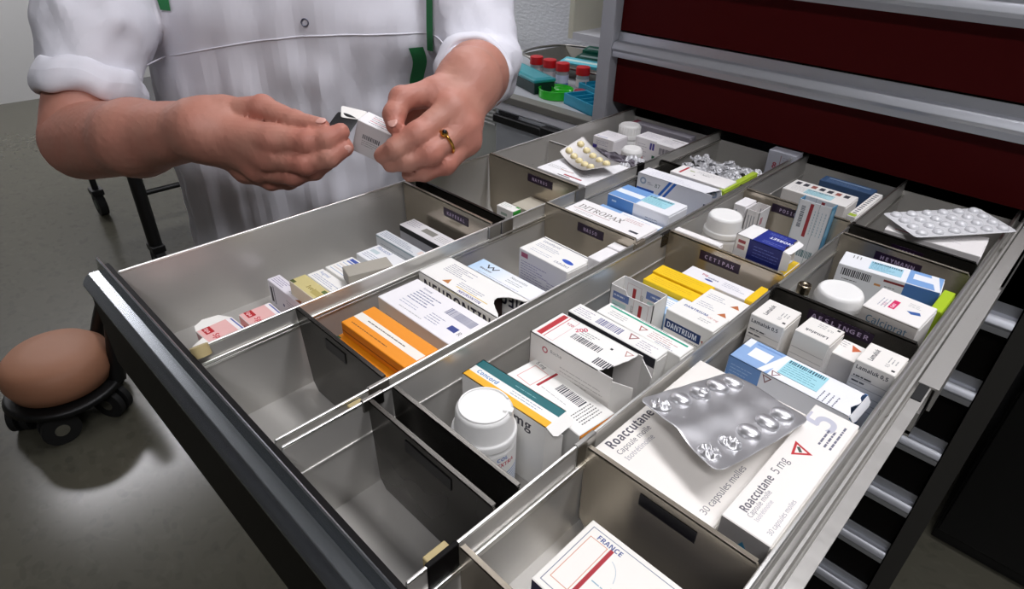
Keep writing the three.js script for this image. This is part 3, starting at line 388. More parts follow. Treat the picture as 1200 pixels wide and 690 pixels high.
carton('white carton with red and blue lettering against the yellow reflecting divider', { x: 0.3405, z: -0.3845, h: 0.0598, L: 0.066, W: 0.0195, base: '#eeedf0' }, (on) => on.top((g, a, b) => { txt(g, 'Dig', 14, 8, 4, '#b0384a', { weight: 'bold' }); txt(g, 'oxine', 21, 10, 4, '#3a3f66', { weight: 'bold' }); g.fillStyle = '#2c3c86'; g.beginPath(); g.ellipse(24, 13, 4, 1.4, 0, 0, 7); g.fill(); micro(g, 36, 6, 22, 3, 2.6, '#a0a0b0'); }));
carton('yellow carton wedged beside the right-hand rail below the dividing plate', { x: 0.3778, z: -0.3815, h: 0.066, L: 0.011, W: 0.03, base: '#f0c510' });
carton('flat white carton leaning its edge on the divider under the round white jar', { x: 0.2975, z: -0.4142, h: 0.0795, L: 0.048, W: 0.008, base: '#f1efed' }, (on) => on.end((g, a, b) => { rect(g, 6, 5, 10, 6, '#c9808c'); }));
carton('white carton with a yellow right end and barcode below the dark blue carton', { x: 0.3565, z: -0.4305, h: 0.0735, L: 0.052, W: 0.034, base: '#efece4' }, (on) => { on.front((g, a, b) => { barcode(g, 10, 5, 22, 8, '#55665f'); micro(g, 6, 18, 30, 4, 3, '#aaa'); }); on.end((g, a, b) => rect(g, 0, 0, a, b, '#dcb82a')); on.top((g, a, b) => rect(g, a - 16, 0, 16, b, '#dcb82a')); }).children[1].material = std('#dcb82a', 0.55);
carton('dark blue and white carton with small white lettering, open at its right end', { x: 0.3545, z: -0.4305, b: FL + 0.074, h: 0.0205, L: 0.044, W: 0.03, yaw: -2, base: '#f1f0ee', open: { torn: 0.002, inside: M.card, flaps: [['top', 0.006, -0.3], ['front', 0.007, 0.3]] } }, (on) => {
  on.top((g, a, b) => { rect(g, 15, 0, a, b, '#1a2a86'); g.save(); g.translate(44, 14); g.rotate(Math.PI); txt(g, 'NORSET', 0, 3, 6.4, '#eef0fa', { weight: 'bold', sx: 0.84 }); g.restore(); micro(g, 20, 4, 24, 2, 2.6, '#6f7cc4'); micro(g, 22, 22, 22, 2, 3, '#7f8acb'); });
  on.front((g, a, b) => { rect(g, 13, 0, a, b, '#172474'); rect(g, 3, 4, 7, 3, '#a04a52'); rect(g, 3, 9, 7, 4, '#b8848a'); micro(g, 18, 5, 24, 4, 3, '#5f6cb8'); });
});
carton('small white upright carton beside the open one behind the round jar', { x: 0.2815, z: -0.5435, h: 0.0705, L: 0.0135, W: 0.025, base: '#efedee' }, (on) => on.front((g, a, b) => { rect(g, 3, 6, 1.4, 14, '#98a0a8'); txt(g, 'UL', 9.5, 20, 4.4, '#6a7280', { rot: -PI2 }); }));
carton('small white upright carton open at the top before the engraved divider', { x: 0.2985, z: -0.5405, h: 0.0705, L: 0.0145, W: 0.0255, base: '#eceae8', open: { top: true, inside: std('#6a665f', 0.9) } }, (on) => { on.front((g, a, b) => { for (let i = 0; i < 3; i++) rect(g, 3 + i * 3, 6, 0.9, 20, '#9a9ca4'); }); on.end((g, a, b) => { rect(g, 5, 8, 6, 8, '#c48a92'); }); });
carton('tall white carton with a red bar and pale blue end leaning on the divider', { x: 0.351, z: -0.5515, h: 0.0905, L: 0.033, W: 0.015, tilt: -0.04, base: '#eef0f2', open: { top: true, inside: std('#8a8f92', 0.9) } }, (on) => { on.front((g, a, b) => { rect(g, 0, 0, a, b, '#e9ecee'); rect(g, 12, 2, 3.4, 36, '#a33038'); barcode(g, 4, 6, 4, 24, '#5d6470', true); rect(g, 21, 0, 0.4, b, '#9aa2a8'); for (let i = 0; i < 4; i++) micro(g, 18 + i * 3.6, 8, 1, 9, 3, '#a9c2cc', 2); barcode(g, 12, 52, 16, 8, '#3a6a70'); }); on.end((g, a, b) => { rect(g, 0, 0, a, b, '#5f9fc6'); rect(g, 3, 4, 7, 30, '#8bc0dc'); }); });
{ const t = carton('white carton printed with dark bars at the dark far end of the third lane', { x: 0.33, z: -0.622, h: 0.0745, L: 0.07, W: 0.038, base: '#eceae6' }, (on) => on.top((g, a, b) => { for (let i = 0; i < 7; i++) rect(g, 4 + i * 9, 5, 5.5, 9, i % 3 === 2 ? '#9a5a50' : '#3a3c44'); micro(g, 6, 20, 56, 5, 3, '#a9a9a9'); })); sticker(t, 0.002, 0.0747, 0.008, 0.03, 0.014, '#b5dbe2', stickerPrint); }
carton('long white carton lying lengthwise against the rail at the far end of the third lane', { x: 0.3772, z: -0.6265, h: 0.0745, L: 0.0085, W: 0.085, base: '#f0eeea' }, (on) => { on.top((g, a, b) => { for (let i = 0; i < 12; i++) rect(g, 2, 6 + i * 6, 4, 3.2, '#7d7d80'); rect(g, 0, b - 8, a, 8, '#9bb03a'); }); });
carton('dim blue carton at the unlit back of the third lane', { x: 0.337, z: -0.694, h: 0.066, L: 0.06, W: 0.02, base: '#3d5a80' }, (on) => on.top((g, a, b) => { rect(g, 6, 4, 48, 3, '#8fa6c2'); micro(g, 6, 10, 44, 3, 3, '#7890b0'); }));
// ---------------------------------------------------------------- fourth lane
carton('white carton with a red bar and barcode in the front compartment of the right lane', { x: 0.4545, z: -0.0905, h: 0.045, L: 0.085, W: 0.052, base: '#efede6' }, (on) => {
  on.top((g, a, b) => { frame(g, 3.5, 3.5, a, b - 7, '#55607a', 0.4); txt(g, 'FRANCE', 9, 8.6, 4.4, '#3f4f86', { weight: 'bold' }); frame(g, 6, 9.6, 11.5, b - 18, '#cf8a6a', 0.4); rect(g, 19, 8.6, 2.4, b - 18, '#a51826'); micro(g, 23, 30, 10, 1, 2, '#8fb0c0'); g.strokeStyle = '#9fb0c0'; g.lineWidth = 0.3; g.beginPath(); g.moveTo(24, 14); g.quadraticCurveTo(30, 16, 32, 24); g.stroke(); barcode(g, 33, 27, 34, 9, '#2e3038'); txt(g, 'OD 7H', 36, 41, 3.6, '#666'); });
  on.front((g, a, b) => rect(g, 0, 0, a, b, '#141a44'));
});
carton('large white carton with dark lettering running lengthwise, under the silver blister', { x: 0.4292, z: -0.2028, h: 0.067, L: 0.079, W: 0.124, base: '#f0ece5' }, (on) => on.top((g, a, b) => {
  const up = { rot: -PI2 };
  txt(g, 'Roaccutane', 8.6, b - 8, 9, '#4c4a55', { ...up, weight: 'bold', sx: 0.9 }); txt(g, 'Capsule molle', 14.6, b - 8, 5.2, '#5c5a62', up); txt(g, 'Isotrétinoïne', 20.6, b - 8, 4.8, '#96939b', up);
  txt(g, '30 capsules molles', a - 7, b - 6, 5.6, '#6a6870', up); for (let i = 0; i < 4; i++) txt(g, '▾', a - 2.8, b - 22 - i * 4, 4, '#555', up);
}));
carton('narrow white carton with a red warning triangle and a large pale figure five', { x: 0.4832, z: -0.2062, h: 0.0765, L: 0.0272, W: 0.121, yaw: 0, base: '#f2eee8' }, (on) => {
  on.top((g, a, b) => {
    const up = { rot: -PI2 };
    txt(g, 'Roaccutane', 9, b - 10, 6.6, '#55535c', { ...up, weight: 'bold', sx: 0.9 }); txt(g, '5 mg', 9, b - 47, 6.6, '#55535c', up); txt(g, 'Capsule molle', 12.4, b - 9, 3.8, '#8b8890', up); txt(g, 'Isotrétinoïne', 15.8, b - 9, 3.2, '#b5b2b8', up);
    txt(g, '30 capsules molles', 24.5, b - 6, 3.6, '#9a97a0', up);
    g.save(); g.translate(9, 46); g.rotate(-0.72); g.strokeStyle = '#c0272d'; g.lineWidth = 1.4; g.beginPath(); g.moveTo(-5, 4); g.lineTo(5, 4); g.lineTo(0, -5); g.closePath(); g.stroke(); rect(g, -0.9, -1.6, 1.8, 4.4, '#3f4a3f'); g.restore();
    txt(g, '5', 18, 21, 27, '#c3c4d0', { ...up, weight: 'bold' }); for (let i = 0; i < 3; i++) { g.save(); g.translate(15 + i * 3.2, 34); g.rotate(-PI2); micro(g, 0, 0, 26, 1, 2, '#6a6c7c', 1.2); g.restore(); }
  });
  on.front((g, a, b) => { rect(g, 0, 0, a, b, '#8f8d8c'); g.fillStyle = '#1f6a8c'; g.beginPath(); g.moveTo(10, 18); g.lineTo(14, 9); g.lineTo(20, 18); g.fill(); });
});
{ const t = carton('long pale blue and white carton with a blue sticker, behind the silver blister', { x: 0.4425, z: -0.3105, h: 0.0595, L: 0.089, W: 0.0325, yaw: -2, base: '#eef0f4', open: { torn: 0.003, inside: M.card, flaps: [['top', 0.006, -0.9], ['front', 0.006, 0.5]] } }, (on) => {
  on.top((g, a, b) => { rect(g, 0, 0, 30, b, '#8fb0dc'); g.fillStyle = '#f0f2f6'; g.beginPath(); g.moveTo(30, 0); g.lineTo(36, 0); g.lineTo(27, b); g.lineTo(22, b); g.fill(); rect(g, 9, 9, 15, 13, '#f3f4f7'); rect(g, 0, 0, 6, 12, '#e9eef4'); triangle(g, 31, b - 7, 6, '#7a4a4a'); for (let i = 0; i < 4; i++) micro(g, 66 + i * 3.4, b - 14, 1, 6, 2.2, '#55586a', 1.6); rect(g, 8, 3, 20, 2, '#6f95cc'); });
  on.front((g, a, b) => { rect(g, 0, 0, 26, b, '#6f98d0'); micro(g, 3, 6, 20, 6, 3, '#a9c4e6'); triangle(g, 28, 2, 6, '#7a4a4a'); });
}); sticker(t, 0.004, 0.0598, -0.002, 0.029, 0.021, '#a6dbe6', stickerPrint); }
const cube = (label, x, z, h, L, W, yaw, rot, more = {}) => carton(label, { x, z, h, L, W, yaw, base: '#efece6', group: undefined, ...more }, (on) => {
  on.top((g, a, b) => { g.save(); g.translate(a / 2, b / 2); g.rotate(rot); txt(g, 'Lamaluk', 0, -4, 4.7, '#2e2d33', { weight: 'bold', align: 'center', sx: 0.9 }); txt(g, '0,5', -8, 6, 3.4, '#777'); micro(g, -2, 4, 9, 3, 2.4, '#9a9a9a'); rect(g, -11, 9, 2.2, 2.2, '#222'); g.restore(); });
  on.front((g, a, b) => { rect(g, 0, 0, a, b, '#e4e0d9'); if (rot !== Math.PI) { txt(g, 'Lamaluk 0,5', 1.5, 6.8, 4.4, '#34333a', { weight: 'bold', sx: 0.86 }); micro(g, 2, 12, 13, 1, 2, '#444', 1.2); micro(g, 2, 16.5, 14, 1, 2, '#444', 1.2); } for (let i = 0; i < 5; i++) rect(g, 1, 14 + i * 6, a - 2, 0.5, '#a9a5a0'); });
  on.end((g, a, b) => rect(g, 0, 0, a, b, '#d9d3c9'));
});
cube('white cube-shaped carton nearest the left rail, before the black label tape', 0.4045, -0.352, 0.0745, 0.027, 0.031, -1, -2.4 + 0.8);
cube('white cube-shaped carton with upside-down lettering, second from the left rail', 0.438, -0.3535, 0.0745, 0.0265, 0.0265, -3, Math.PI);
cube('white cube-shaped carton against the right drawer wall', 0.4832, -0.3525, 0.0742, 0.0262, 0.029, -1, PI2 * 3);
carton('small white carton with an orange triangle, slumped between the cube-shaped cartons', { x: 0.4605, z: -0.3665, b: FL + 0.001, h: 0.064, L: 0.0175, W: 0.021, yaw: -3, tilt: 0.1, base: '#eeebe6' }, (on) => { on.top((g, a, b) => { g.fillStyle = '#c8643a'; g.beginPath(); g.moveTo(8, 3); g.lineTo(16, 6); g.lineTo(11, 11); g.fill(); micro(g, 1, 3, 6, 3, 2.6, '#999'); }); on.front((g, a, b) => { rect(g, 0, 0, a, b, '#cfccc8'); txt(g, 'Duc G', 2, 26, 4.6, '#4a5a80'); }); });
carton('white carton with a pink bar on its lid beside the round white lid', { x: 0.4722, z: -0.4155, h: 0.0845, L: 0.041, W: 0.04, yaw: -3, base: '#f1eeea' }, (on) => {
  on.top((g, a, b) => { g.save(); g.translate(16, 24); g.rotate(-PI2); rect(g, -4, -2, 15, 4.6, '#d81e60'); txt(g, 'Calci', -2, 1.4, 3.2, '#fff', { weight: 'bold' }); txt(g, '300', -4, -4, 4, '#c0708a'); g.restore(); for (let i = 0; i < 3; i++) { g.save(); g.translate(7 + i * 2.4, 30); g.rotate(-PI2); micro(g, 0, 0, 16, 1, 2, '#a9a9b5'); g.restore(); } g.fillStyle = '#2f5aa0'; g.beginPath(); g.moveTo(26, 22); g.lineTo(34, 18); g.lineTo(36, 22); g.lineTo(30, 25); g.fill(); micro(g, 24, 8, 10, 3, 2.4, '#bbb'); });
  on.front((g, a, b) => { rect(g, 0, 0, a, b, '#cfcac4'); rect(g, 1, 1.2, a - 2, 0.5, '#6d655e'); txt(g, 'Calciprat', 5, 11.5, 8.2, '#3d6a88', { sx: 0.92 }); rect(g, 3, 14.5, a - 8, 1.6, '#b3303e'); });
});
{ const t = carton('white carton with a blue right part and barcode, before the engraved steel divider', { x: 0.445, z: -0.492, h: 0.0745, L: 0.0805, W: 0.0285, yaw: 8, base: '#eef0f3' }, (on) => {
  on.top((g, a, b) => { rect(g, 54, 0, a, b, '#7fa8dc'); rect(g, 58, 6, 16, 11, '#eef1f6'); g.fillStyle = '#eef0f3'; g.beginPath(); g.moveTo(70, 0); g.lineTo(76, 0); g.lineTo(80, b); g.lineTo(76, b); g.fill(); for (let i = 0; i < 3; i++) rect(g, 8 + i * 3, 4, 0.7, 6, '#666'); });
  on.front((g, a, b) => { rect(g, 54, 0, a, b, '#4f7fc4'); barcode(g, 4, 3, 24, 7, '#2b2d33'); rect(g, 38, 3, 16, 2, '#8a2f30'); micro(g, 6, 13, 16, 1, 2, '#555'); micro(g, 40, 9, 12, 3, 2.6, '#888'); rect(g, 32, 9, 5, 2, '#d89a5a'); });
}); sticker(t, -0.004, 0.0747, 0, 0.026, 0.016, '#a6d4e6', stickerPrint); }
carton('lime green carton standing between the blue carton and the right drawer wall', { x: 0.4915, z: -0.4735, h: 0.0735, L: 0.0085, W: 0.042, base: '#a9c61e' });
carton('white carton under the white blister at the far end of the right lane', { x: 0.452, z: -0.602, h: 0.0765, L: 0.082, W: 0.052, yaw: 4, base: '#efecea' }, (on) => on.top((g, a, b) => { rect(g, 8, b - 8, 14, 2, '#b5525a'); micro(g, 6, 8, 60, 8, 4, '#b0acb4'); }));

// ---------------------------------------------------------------- jars, vial
function jar(label, x, y0, z, { r, h, cap, capR, lip = 0.002, print, red, knurl }) {
  const t = thing('pill_jar', label, 'jar', [x, y0, z]);
  const bodyTop = h - cap;
  const pts = [[0, 0], [r - 0.002, 0], [r, 0.002], [r, bodyTop - 0.006], [r - 0.0012, bodyTop - 0.003], [capR - 0.002, bodyTop], [0, bodyTop]];
  let mat = M.white;
  if (print) mat = std('#ffffff', 0.4, 0, { map: canvasTexture(512, 256, (g, w, hh) => { g.fillStyle = '#efefec'; g.fillRect(0, 0, w, hh); g.scale(w / (2000 * Math.PI * r), hh / (bodyTop * 1000)); print(g, 2000 * Math.PI * r, bodyTop * 1000); }) });
  const bg = lathe(pts, 56); { const u = bg.attributes.uv, p = bg.attributes.position; for (let i = 0; i < u.count; i++) u.setY(i, p.getY(i) / bodyTop); }
  add('body', bg, mat, t);
  const c = add('cap', lathe([[capR + lip, bodyTop - 0.001], [capR + lip, bodyTop + 0.003], [capR + lip * 0.6, bodyTop + 0.0045], [capR, bodyTop + 0.005], [capR - 0.0006, h - 0.003], [capR - 0.002, h - 0.0006], [capR - 0.0035, h], [capR - 0.0045, h - 0.0006], [0, h - 0.0004]], 56), M.white, t);
  const ribs = []; if (knurl) for (let i = 0; i < 24; i++) ribs.push(new THREE.BoxGeometry(0.001, (h - bodyTop) * 0.6, 0.0011).translate(capR - 0.0001, bodyTop + 0.0045 + (h - bodyTop) * 0.3, 0).rotateY(i / 24 * Math.PI * 2));
  if (knurl) add('grip_ribs', ribs, M.white, c);
  if (red) add('seal_band', lathe([[capR + 0.0002, bodyTop - 0.004], [capR + 0.0008, bodyTop - 0.004], [capR + 0.0008, bodyTop - 0.0028], [capR + 0.0002, bodyTop - 0.0028]], 40), std('#b03a30', 0.5), t);
  return t;
}
{ const t = jar('large white jar with a snap lid at the front of the third lane', 0.3262, FL, -0.1115, { r: 0.0208, h: 0.0785, cap: 0.021, capR: 0.0188, lip: 0.0022, print: (g, w, h) => { for (const o of [0.02, 0.52]) { const x = w * o; txt(g, 'COL', x + 12, 10, 4.4, '#5b78b8', { weight: 'bold' }); txt(g, 'EXTRA', x + 12, 15, 4.6, '#b8404e', { weight: 'bold' }); for (let i = 0; i < 7; i++) rect(g, x + 4, 22 + i * 2.6, 40, 1.2, '#8fa9cf'); } } }).children;
  const jarT = scene.getObjectByName('pill_jar'); jarT.rotation.y = 0.5; const cap = jarT.getObjectByName('cap');
  add('tear_tab', [new THREE.TorusGeometry(0.0158, 0.0007, 8, 48, 5.6).rotateX(Math.PI / 2).translate(0, 0.0787, 0), box(0.0125, 0.0185, 0.0775, 0.0797, -0.002, 0.002)], M.white, cap); }
jar('round white jar between the plain steel divider and the dark blue carton', 0.2965, FL, -0.4665, { r: 0.019, h: 0.0855, cap: 0.019, capR: 0.0172, lip: 0.0016, print: (g, w, h) => { rect(g, 0, 0, w, h, '#ecebe8'); for (const o of [0.1, 0.6]) { rect(g, w * o, 20, 14, 8, '#c98a94'); micro(g, w * o + 18, 12, 24, 8, 4, '#99a'); } } });
jar('flat wide white lid of the jar beside the pink barred carton', 0.4285, FL, -0.4175, { r: 0.0195, h: 0.0795, cap: 0.012, capR: 0.0186, lip: 0.0006 });
jar('white jar with a scalloped cap at the far end of the lane beside the coat', 0.0335, FL, -0.6765, { r: 0.017, h: 0.07, cap: 0.018, capR: 0.0158, lip: 0.001, knurl: true });
jar('small jar with a red seal under its white lid behind the crumpled foil', 0.0865, FL, -0.6085, { r: 0.0135, h: 0.0645, cap: 0.009, capR: 0.0138, lip: 0.0004, red: true });
{ const t = thing('glass_vial', 'small glass vial with a metal cap behind the black label tape', 'vial', [0.4, FL, -0.4185]);
  add('glass', lathe([[0, 0], [0.0075, 0], [0.0075, 0.056], [0.004, 0.061], [0.004, 0.065], [0, 0.065]], 28), phys('#eef4f2', 0.06, { transmission: 0.9, thickness: 0.004 }), t);
  add('metal_cap', lathe([[0.0056, 0.063], [0.0058, 0.07], [0.0052, 0.0712], [0.003, 0.0712], [0.0028, 0.0704], [0, 0.0704]], 28), std('#a59a86', 0.25, 1), t); }

// ---------------------------------------------------------------- blisters
const foilMat = phys('#dcdcde', 0.36, { metalness: 0.85 });
function sheet(fn, nu, nv, th, corner = 0.12) {                                  // a curved sheet with thickness; fn(u, v) -> point; rounded corners
  const P = [], I = [];
  const sq = (u, v) => { const a = u * 2 - 1, b = v * 2 - 1, k = 1 - corner; const ax = Math.abs(a), bx = Math.abs(b); if (ax > k && bx > k) { const d = Math.hypot((ax - k) / corner, (bx - k) / corner); if (d > 1) { const s = 1 / d; return [(Math.sign(a) * (k + (ax - k) * s) + 1) / 2, (Math.sign(b) * (k + (bx - k) * s) + 1) / 2]; } } return [u, v]; };
  for (const s of [0, 1]) for (let j = 0; j <= nv; j++) for (let i = 0; i <= nu; i++) { const [u, v] = sq(i / nu, j / nv); const p = fn(u, v); P.push(p[0], p[1] - s * th, p[2]); }
  const n = (nu + 1) * (nv + 1), id = (s, i, j) => s * n + j * (nu + 1) + i;
  for (let j = 0; j < nv; j++) for (let i = 0; i < nu; i++) { I.push(id(0, i, j), id(0, i + 1, j), id(0, i + 1, j + 1), id(0, i, j), id(0, i + 1, j + 1), id(0, i, j + 1)); I.push(id(1, i, j), id(1, i + 1, j + 1), id(1, i + 1, j), id(1, i, j), id(1, i, j + 1), id(1, i + 1, j + 1)); }
  const rim = []; for (let i = 0; i < nu; i++) rim.push([i, 0, i + 1, 0], [nu - i, nv, nu - i - 1, nv]); for (let j = 0; j < nv; j++) rim.push([nu, j, nu, j + 1], [0, nv - j, 0, nv - j - 1]);
  for (const [a, b, c, d] of rim) I.push(id(0, a, b), id(1, a, b), id(1, c, d), id(0, a, b), id(1, c, d), id(0, c, d));
  const g = new THREE.BufferGeometry(); g.setAttribute('position', new THREE.Float32BufferAttribute(P, 3)); g.setIndex(I);
  // top faces up
  const a = V3(fn(0.3, 0.3)), b = V3(fn(0.7, 0.3)), c = V3(fn(0.7, 0.7)); if (b.sub(a).cross(c.sub(a)).y < 0) for (let k = 0; k < I.length; k += 3) { const q = I[k]; I[k] = I[k + 1]; I[k + 1] = q; } g.setIndex(I);
  g.computeVertexNormals(); return g;
}
const lerp = (a, b, t) => a.map((v, i) => v + (b[i] - v) * t);
const pocketAt = (fn, u, v, geo, mat, t, spin = 0, name = 'capsule_pocket') => {
  const p = V3(fn(u, v)), du = V3(fn(u + 0.02, v)).sub(p).normalize(), dv = V3(fn(u, v + 0.02)).sub(p); const n = du.clone().cross(dv).normalize(); if (n.y < 0) n.negate(); 
  const m = add(name, geo, mat, t, p.toArray()); m.quaternion.setFromRotationMatrix(new THREE.Matrix4().makeBasis(du, n, du.clone().cross(n))); m.rotateY(spin); return m;
};
function dome(rx, ry, rz, crumple = 0, seed = 1) {
  const g = new THREE.SphereGeometry(1, 28, 12, 0, Math.PI * 2, 0, Math.PI / 2), p = g.attributes.position;
  for (let i = 0; i < p.count; i++) { const x = p.getX(i), y = p.getY(i), z = p.getZ(i), k = Math.pow(y, 0.7); const d = crumple ? crumple * noise.noise(x * 2.2 + seed * 7, z * 2.2, seed) * y * 1.6 : 0; p.setXYZ(i, x * rx * (1 + 0.12 * (1 - y)), Math.max(0, (k * (crumple ? 0.6 : 1) + d) * ry), z * rz * (1 + 0.12 * (1 - y))); }
  g.computeVertexNormals(); return g;
}
{ const t = thing('blister_pack', 'silver foil blister of large capsules lying across the white lettered cartons', 'blister pack', [0.43, 0, -0.207]);
  const C = [[0.3905, 0.0055, -0.1835], [0.4585, 0.0125, -0.158], [0.4745, 0.0085, -0.243], [0.417, 0.0045, -0.252]].map((p) => [p[0] - 0.43, p[1], p[2] + 0.207]);
  const fn = (u, v) => { const p = lerp(lerp(C[0], C[1], u), lerp(C[3], C[2], u), v); p[1] += 0.0022 * Math.sin(u * 5 + 0.4) * (1 - v * 0.6) + 0.0012 * noise.noise(u * 4, v * 4, 3) + 0.004 * Math.pow(1 - v, 3) * u + 0.003 * Math.exp(-Math.pow((u - 0.5) / 0.12, 2)) * (1 - v); return p; };
  add('foil_sheet', sheet(fn, 48, 48, 0.0004, 0.16), foilMat, t);
  const v0 = [0.1, 0.33, 0.56, 0.78, 0.92];
  for (const [row, u] of [[0, 0.15], [1, 0.8]]) v0.forEach((v, i) => { const torn = (row === 0 && i === 0) || (row === 1 && i < 2); pocketAt(fn, u + (row ? 0.0 : 0.03), [0.09, 0.3, 0.5, 0.7, 0.87][i], dome(0.0066, torn ? 0.0034 : 0.0046, 0.0054, torn ? 0.9 : 0, i + row * 5 + 1), foilMat, t, 0.25); });
  // the opened pocket: a hole's torn rim
  pocketAt(fn, 0.235, 0.5, new THREE.TorusGeometry(0.0026, 0.0006, 8, 20).rotateX(Math.PI / 2).translate(0, 0.0044, 0), foilMat, t, 0, 'torn_rim');
}
{ const t = thing('blister_pack', 'small blister of pale yellow pills on the white carton', 'blister pack', [0.105, 0.003, -0.488]);
  const C = [[-0.04, 0.001, 0.006], [0.022, 0.002, 0.034], [0.044, 0.006, -0.004], [-0.036, 0.012, -0.034]];
  const fn = (u, v) => { const p = lerp(lerp(C[0], C[1], u), lerp(C[3], C[2], u), v); p[1] += 0.005 * Math.pow(Math.abs(u - 0.5) * 2, 2); return p; };
  add('foil_sheet', sheet(fn, 24, 16, 0.0006, 0.1), phys('#b0adaa', 0.4, { metalness: 0.6 }), t);
  const pill = dome(0.0046, 0.0042, 0.004), pm = phys('#f2e3ae', 0.35, { clearcoat: 0.5 });
  for (let i = 0; i < 5; i++) for (const v of [0.27, 0.73]) pocketAt(fn, 0.12 + i * 0.19, v, pill, pm, t, 0, 'pill_pocket'); }
{ const t = thing('blister_pack', 'white blister of round pills at the far right end of the drawer', 'blister pack', [0.447, 0.008, -0.603]);
  const C = [[-0.045, 0.0015, 0.011], [0.021, 0.0035, -0.074], [0.062, 0.0025, -0.042], [-0.004, 0.0005, 0.043]];
  const fn = (u, v) => lerp(lerp(C[0], C[1], u), lerp(C[3], C[2], u), v);
  add('foil_sheet', sheet(fn, 12, 12, 0.0006, 0.1), phys('#d5d6d8', 0.4), t);
  const pill = dome(0.0048, 0.0038, 0.0048), pm = phys('#dcdde0', 0.25, { clearcoat: 0.6 });
  for (let i = 0; i < 6; i++) for (let j = 0; j < 4; j++) pocketAt(fn, 0.1 + i * 0.16, 0.13 + j * 0.245, pill, pm, t, 0, 'pill_pocket'); }
function crumpled(label, [x, y, z], w, d, amp, seed, mat, turn, name = 'foil_strip') {
  const t = thing(name, label, 'foil strip', [x, y, z], turn);
  const fn = (u, v) => [(u - 0.5) * w, amp * (0.6 + noise.noise(u * 3 + seed, v * 3, seed) + 0.5 * noise.noise(u * 8, v * 8 + seed, seed * 2)), (v - 0.5) * d];
  add('foil_sheet', sheet(fn, 30, 16, 0.0004, 0.15), mat, t);
  const pk = dome(0.0055, 0.003, 0.0042, 0.5, seed); for (let i = 0; i < 3; i++) for (const v of [0.28, 0.72]) pocketAt(fn, 0.2 + i * 0.3, v, pk, mat, t);
}
const foilDull = phys('#c4c5c8', 0.5, { metalness: 0.5 }), foilDark = phys('#5f5a62', 0.4, { metalness: 0.8 });
for (const [i, p, turn, y] of [[0, [0.192, -0.598], 0.3, -0.012], [1, [0.226, -0.607], -0.5, -0.009], [2, [0.205, -0.63], 0.9, -0.013], [3, [0.233, -0.642], 0.1, -0.014], [4, [0.178, -0.64], -0.7, -0.016]])
  crumpled(['crumpled foil blister nearest the left rail in the heap behind the red barred carton', 'crumpled foil blister beside the lime green carton in the second lane', 'crumpled foil blister in the middle of the heap in the second lane', 'crumpled foil blister at the dark back of the heap beside the lime green carton', 'crumpled foil blister at the dark back of the heap, nearest the left rail'][i], [p[0], y, p[1]], 0.045, 0.026, 0.006, i + 2, foilDull, turn);
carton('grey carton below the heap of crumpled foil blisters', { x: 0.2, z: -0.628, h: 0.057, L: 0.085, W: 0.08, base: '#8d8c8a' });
{ const t = thing('foil_sachet', 'dark crumpled foil sachet folded over the divider below the two white jars', 'foil sachet', [0.1, -0.012, -0.552]);
  const fn = (u, v) => [(u - 0.5) * 0.075, 0.004 + 0.004 * Math.sin(v * Math.PI) + 0.004 * noise.noise(u * 6, v * 4, 5) + 0.003 * u, (v - 0.5) * 0.02 + (u - 0.5) * 0.008];
  add('foil_sheet', sheet(fn, 36, 14, 0.0005, 0.1), foilDark, t);
  const f2 = (u, v) => [0.03 + (u - 0.5) * 0.024, 0.012 + 0.006 * noise.noise(u * 5, v * 5, 8) - 0.008 * v, (v - 0.5) * 0.034 + 0.01]; add('torn_end', sheet(f2, 18, 18, 0.0005, 0.1), foilDull, t); }
// ---------------------------------------------------------------- behind: under-counter unit, worktop and what stands on it
const WT = -0.19;
{ const t = thing('undercounter_fridge', 'grey under-counter fridge with a long black handle behind the drawer', 'fridge', [0, 0, 0]);
  add('body', rbox(-0.722, -0.06, -0.86, WT - 0.0195, -1.66, -1.16, 0.004), M.cabinet, t);
  add('top_trim', rbox(-0.722, -0.06, -0.2325, WT - 0.0195, -1.161, -1.135, 0.003), std('#ececf0', 0.35), t);
  const d = add('door', rbox(-0.72, -0.063, -0.84, -0.2335, -1.161, -1.138, 0.006), std('#b4b8bb', 0.45), t);
  add('handle', [rbox(-0.715, -0.44, -0.265, -0.243, -1.138, -1.12, 0.004), rbox(-0.53, -0.435, -0.262, -0.2345, -1.138, -1.112, 0.004)], M.black, d);
  add('handle_recess', box(-0.705, -0.63, -0.2425, -0.2355, -1.1385, -1.135), M.rubber, d);
  add('foot', box(-0.71, -0.07, -0.9, -0.86, -1.62, -1.18), M.black, t); }
{ const t = thing('worktop', 'dark edged grey worktop carrying tubes, trays and boxes', 'worktop', [0, 0, 0]);
  add('slab', rbox(-1.05, -0.06, WT - 0.012, WT, -1.695, -1.14, 0.002), std('#b0b3b8', 0.35), t);
  add('front_edge', rbox(-0.722, -0.06, WT - 0.0185, WT + 0.002, -1.165, -1.128, 0.003), std('#77756e', 0.5), t); }
{ const t = thing('ventilated_unit', 'pale grey ventilated unit standing left of the fridge', 'appliance', [0, 0, 0]);
  add('body', rbox(-1.35, -0.726, -0.9, WT - 0.013, -1.66, -1.15, 0.006), std('#bfc3bb', 0.5), t);
  for (let i = 0; i < 6; i++) add('vent_slat', rbox(-0.79, -0.7285, -0.229 - i * 0.0115, -0.2235 - i * 0.0115, -1.153, -1.143, 0.0015), std('#dcdcd8', 0.5), t); }
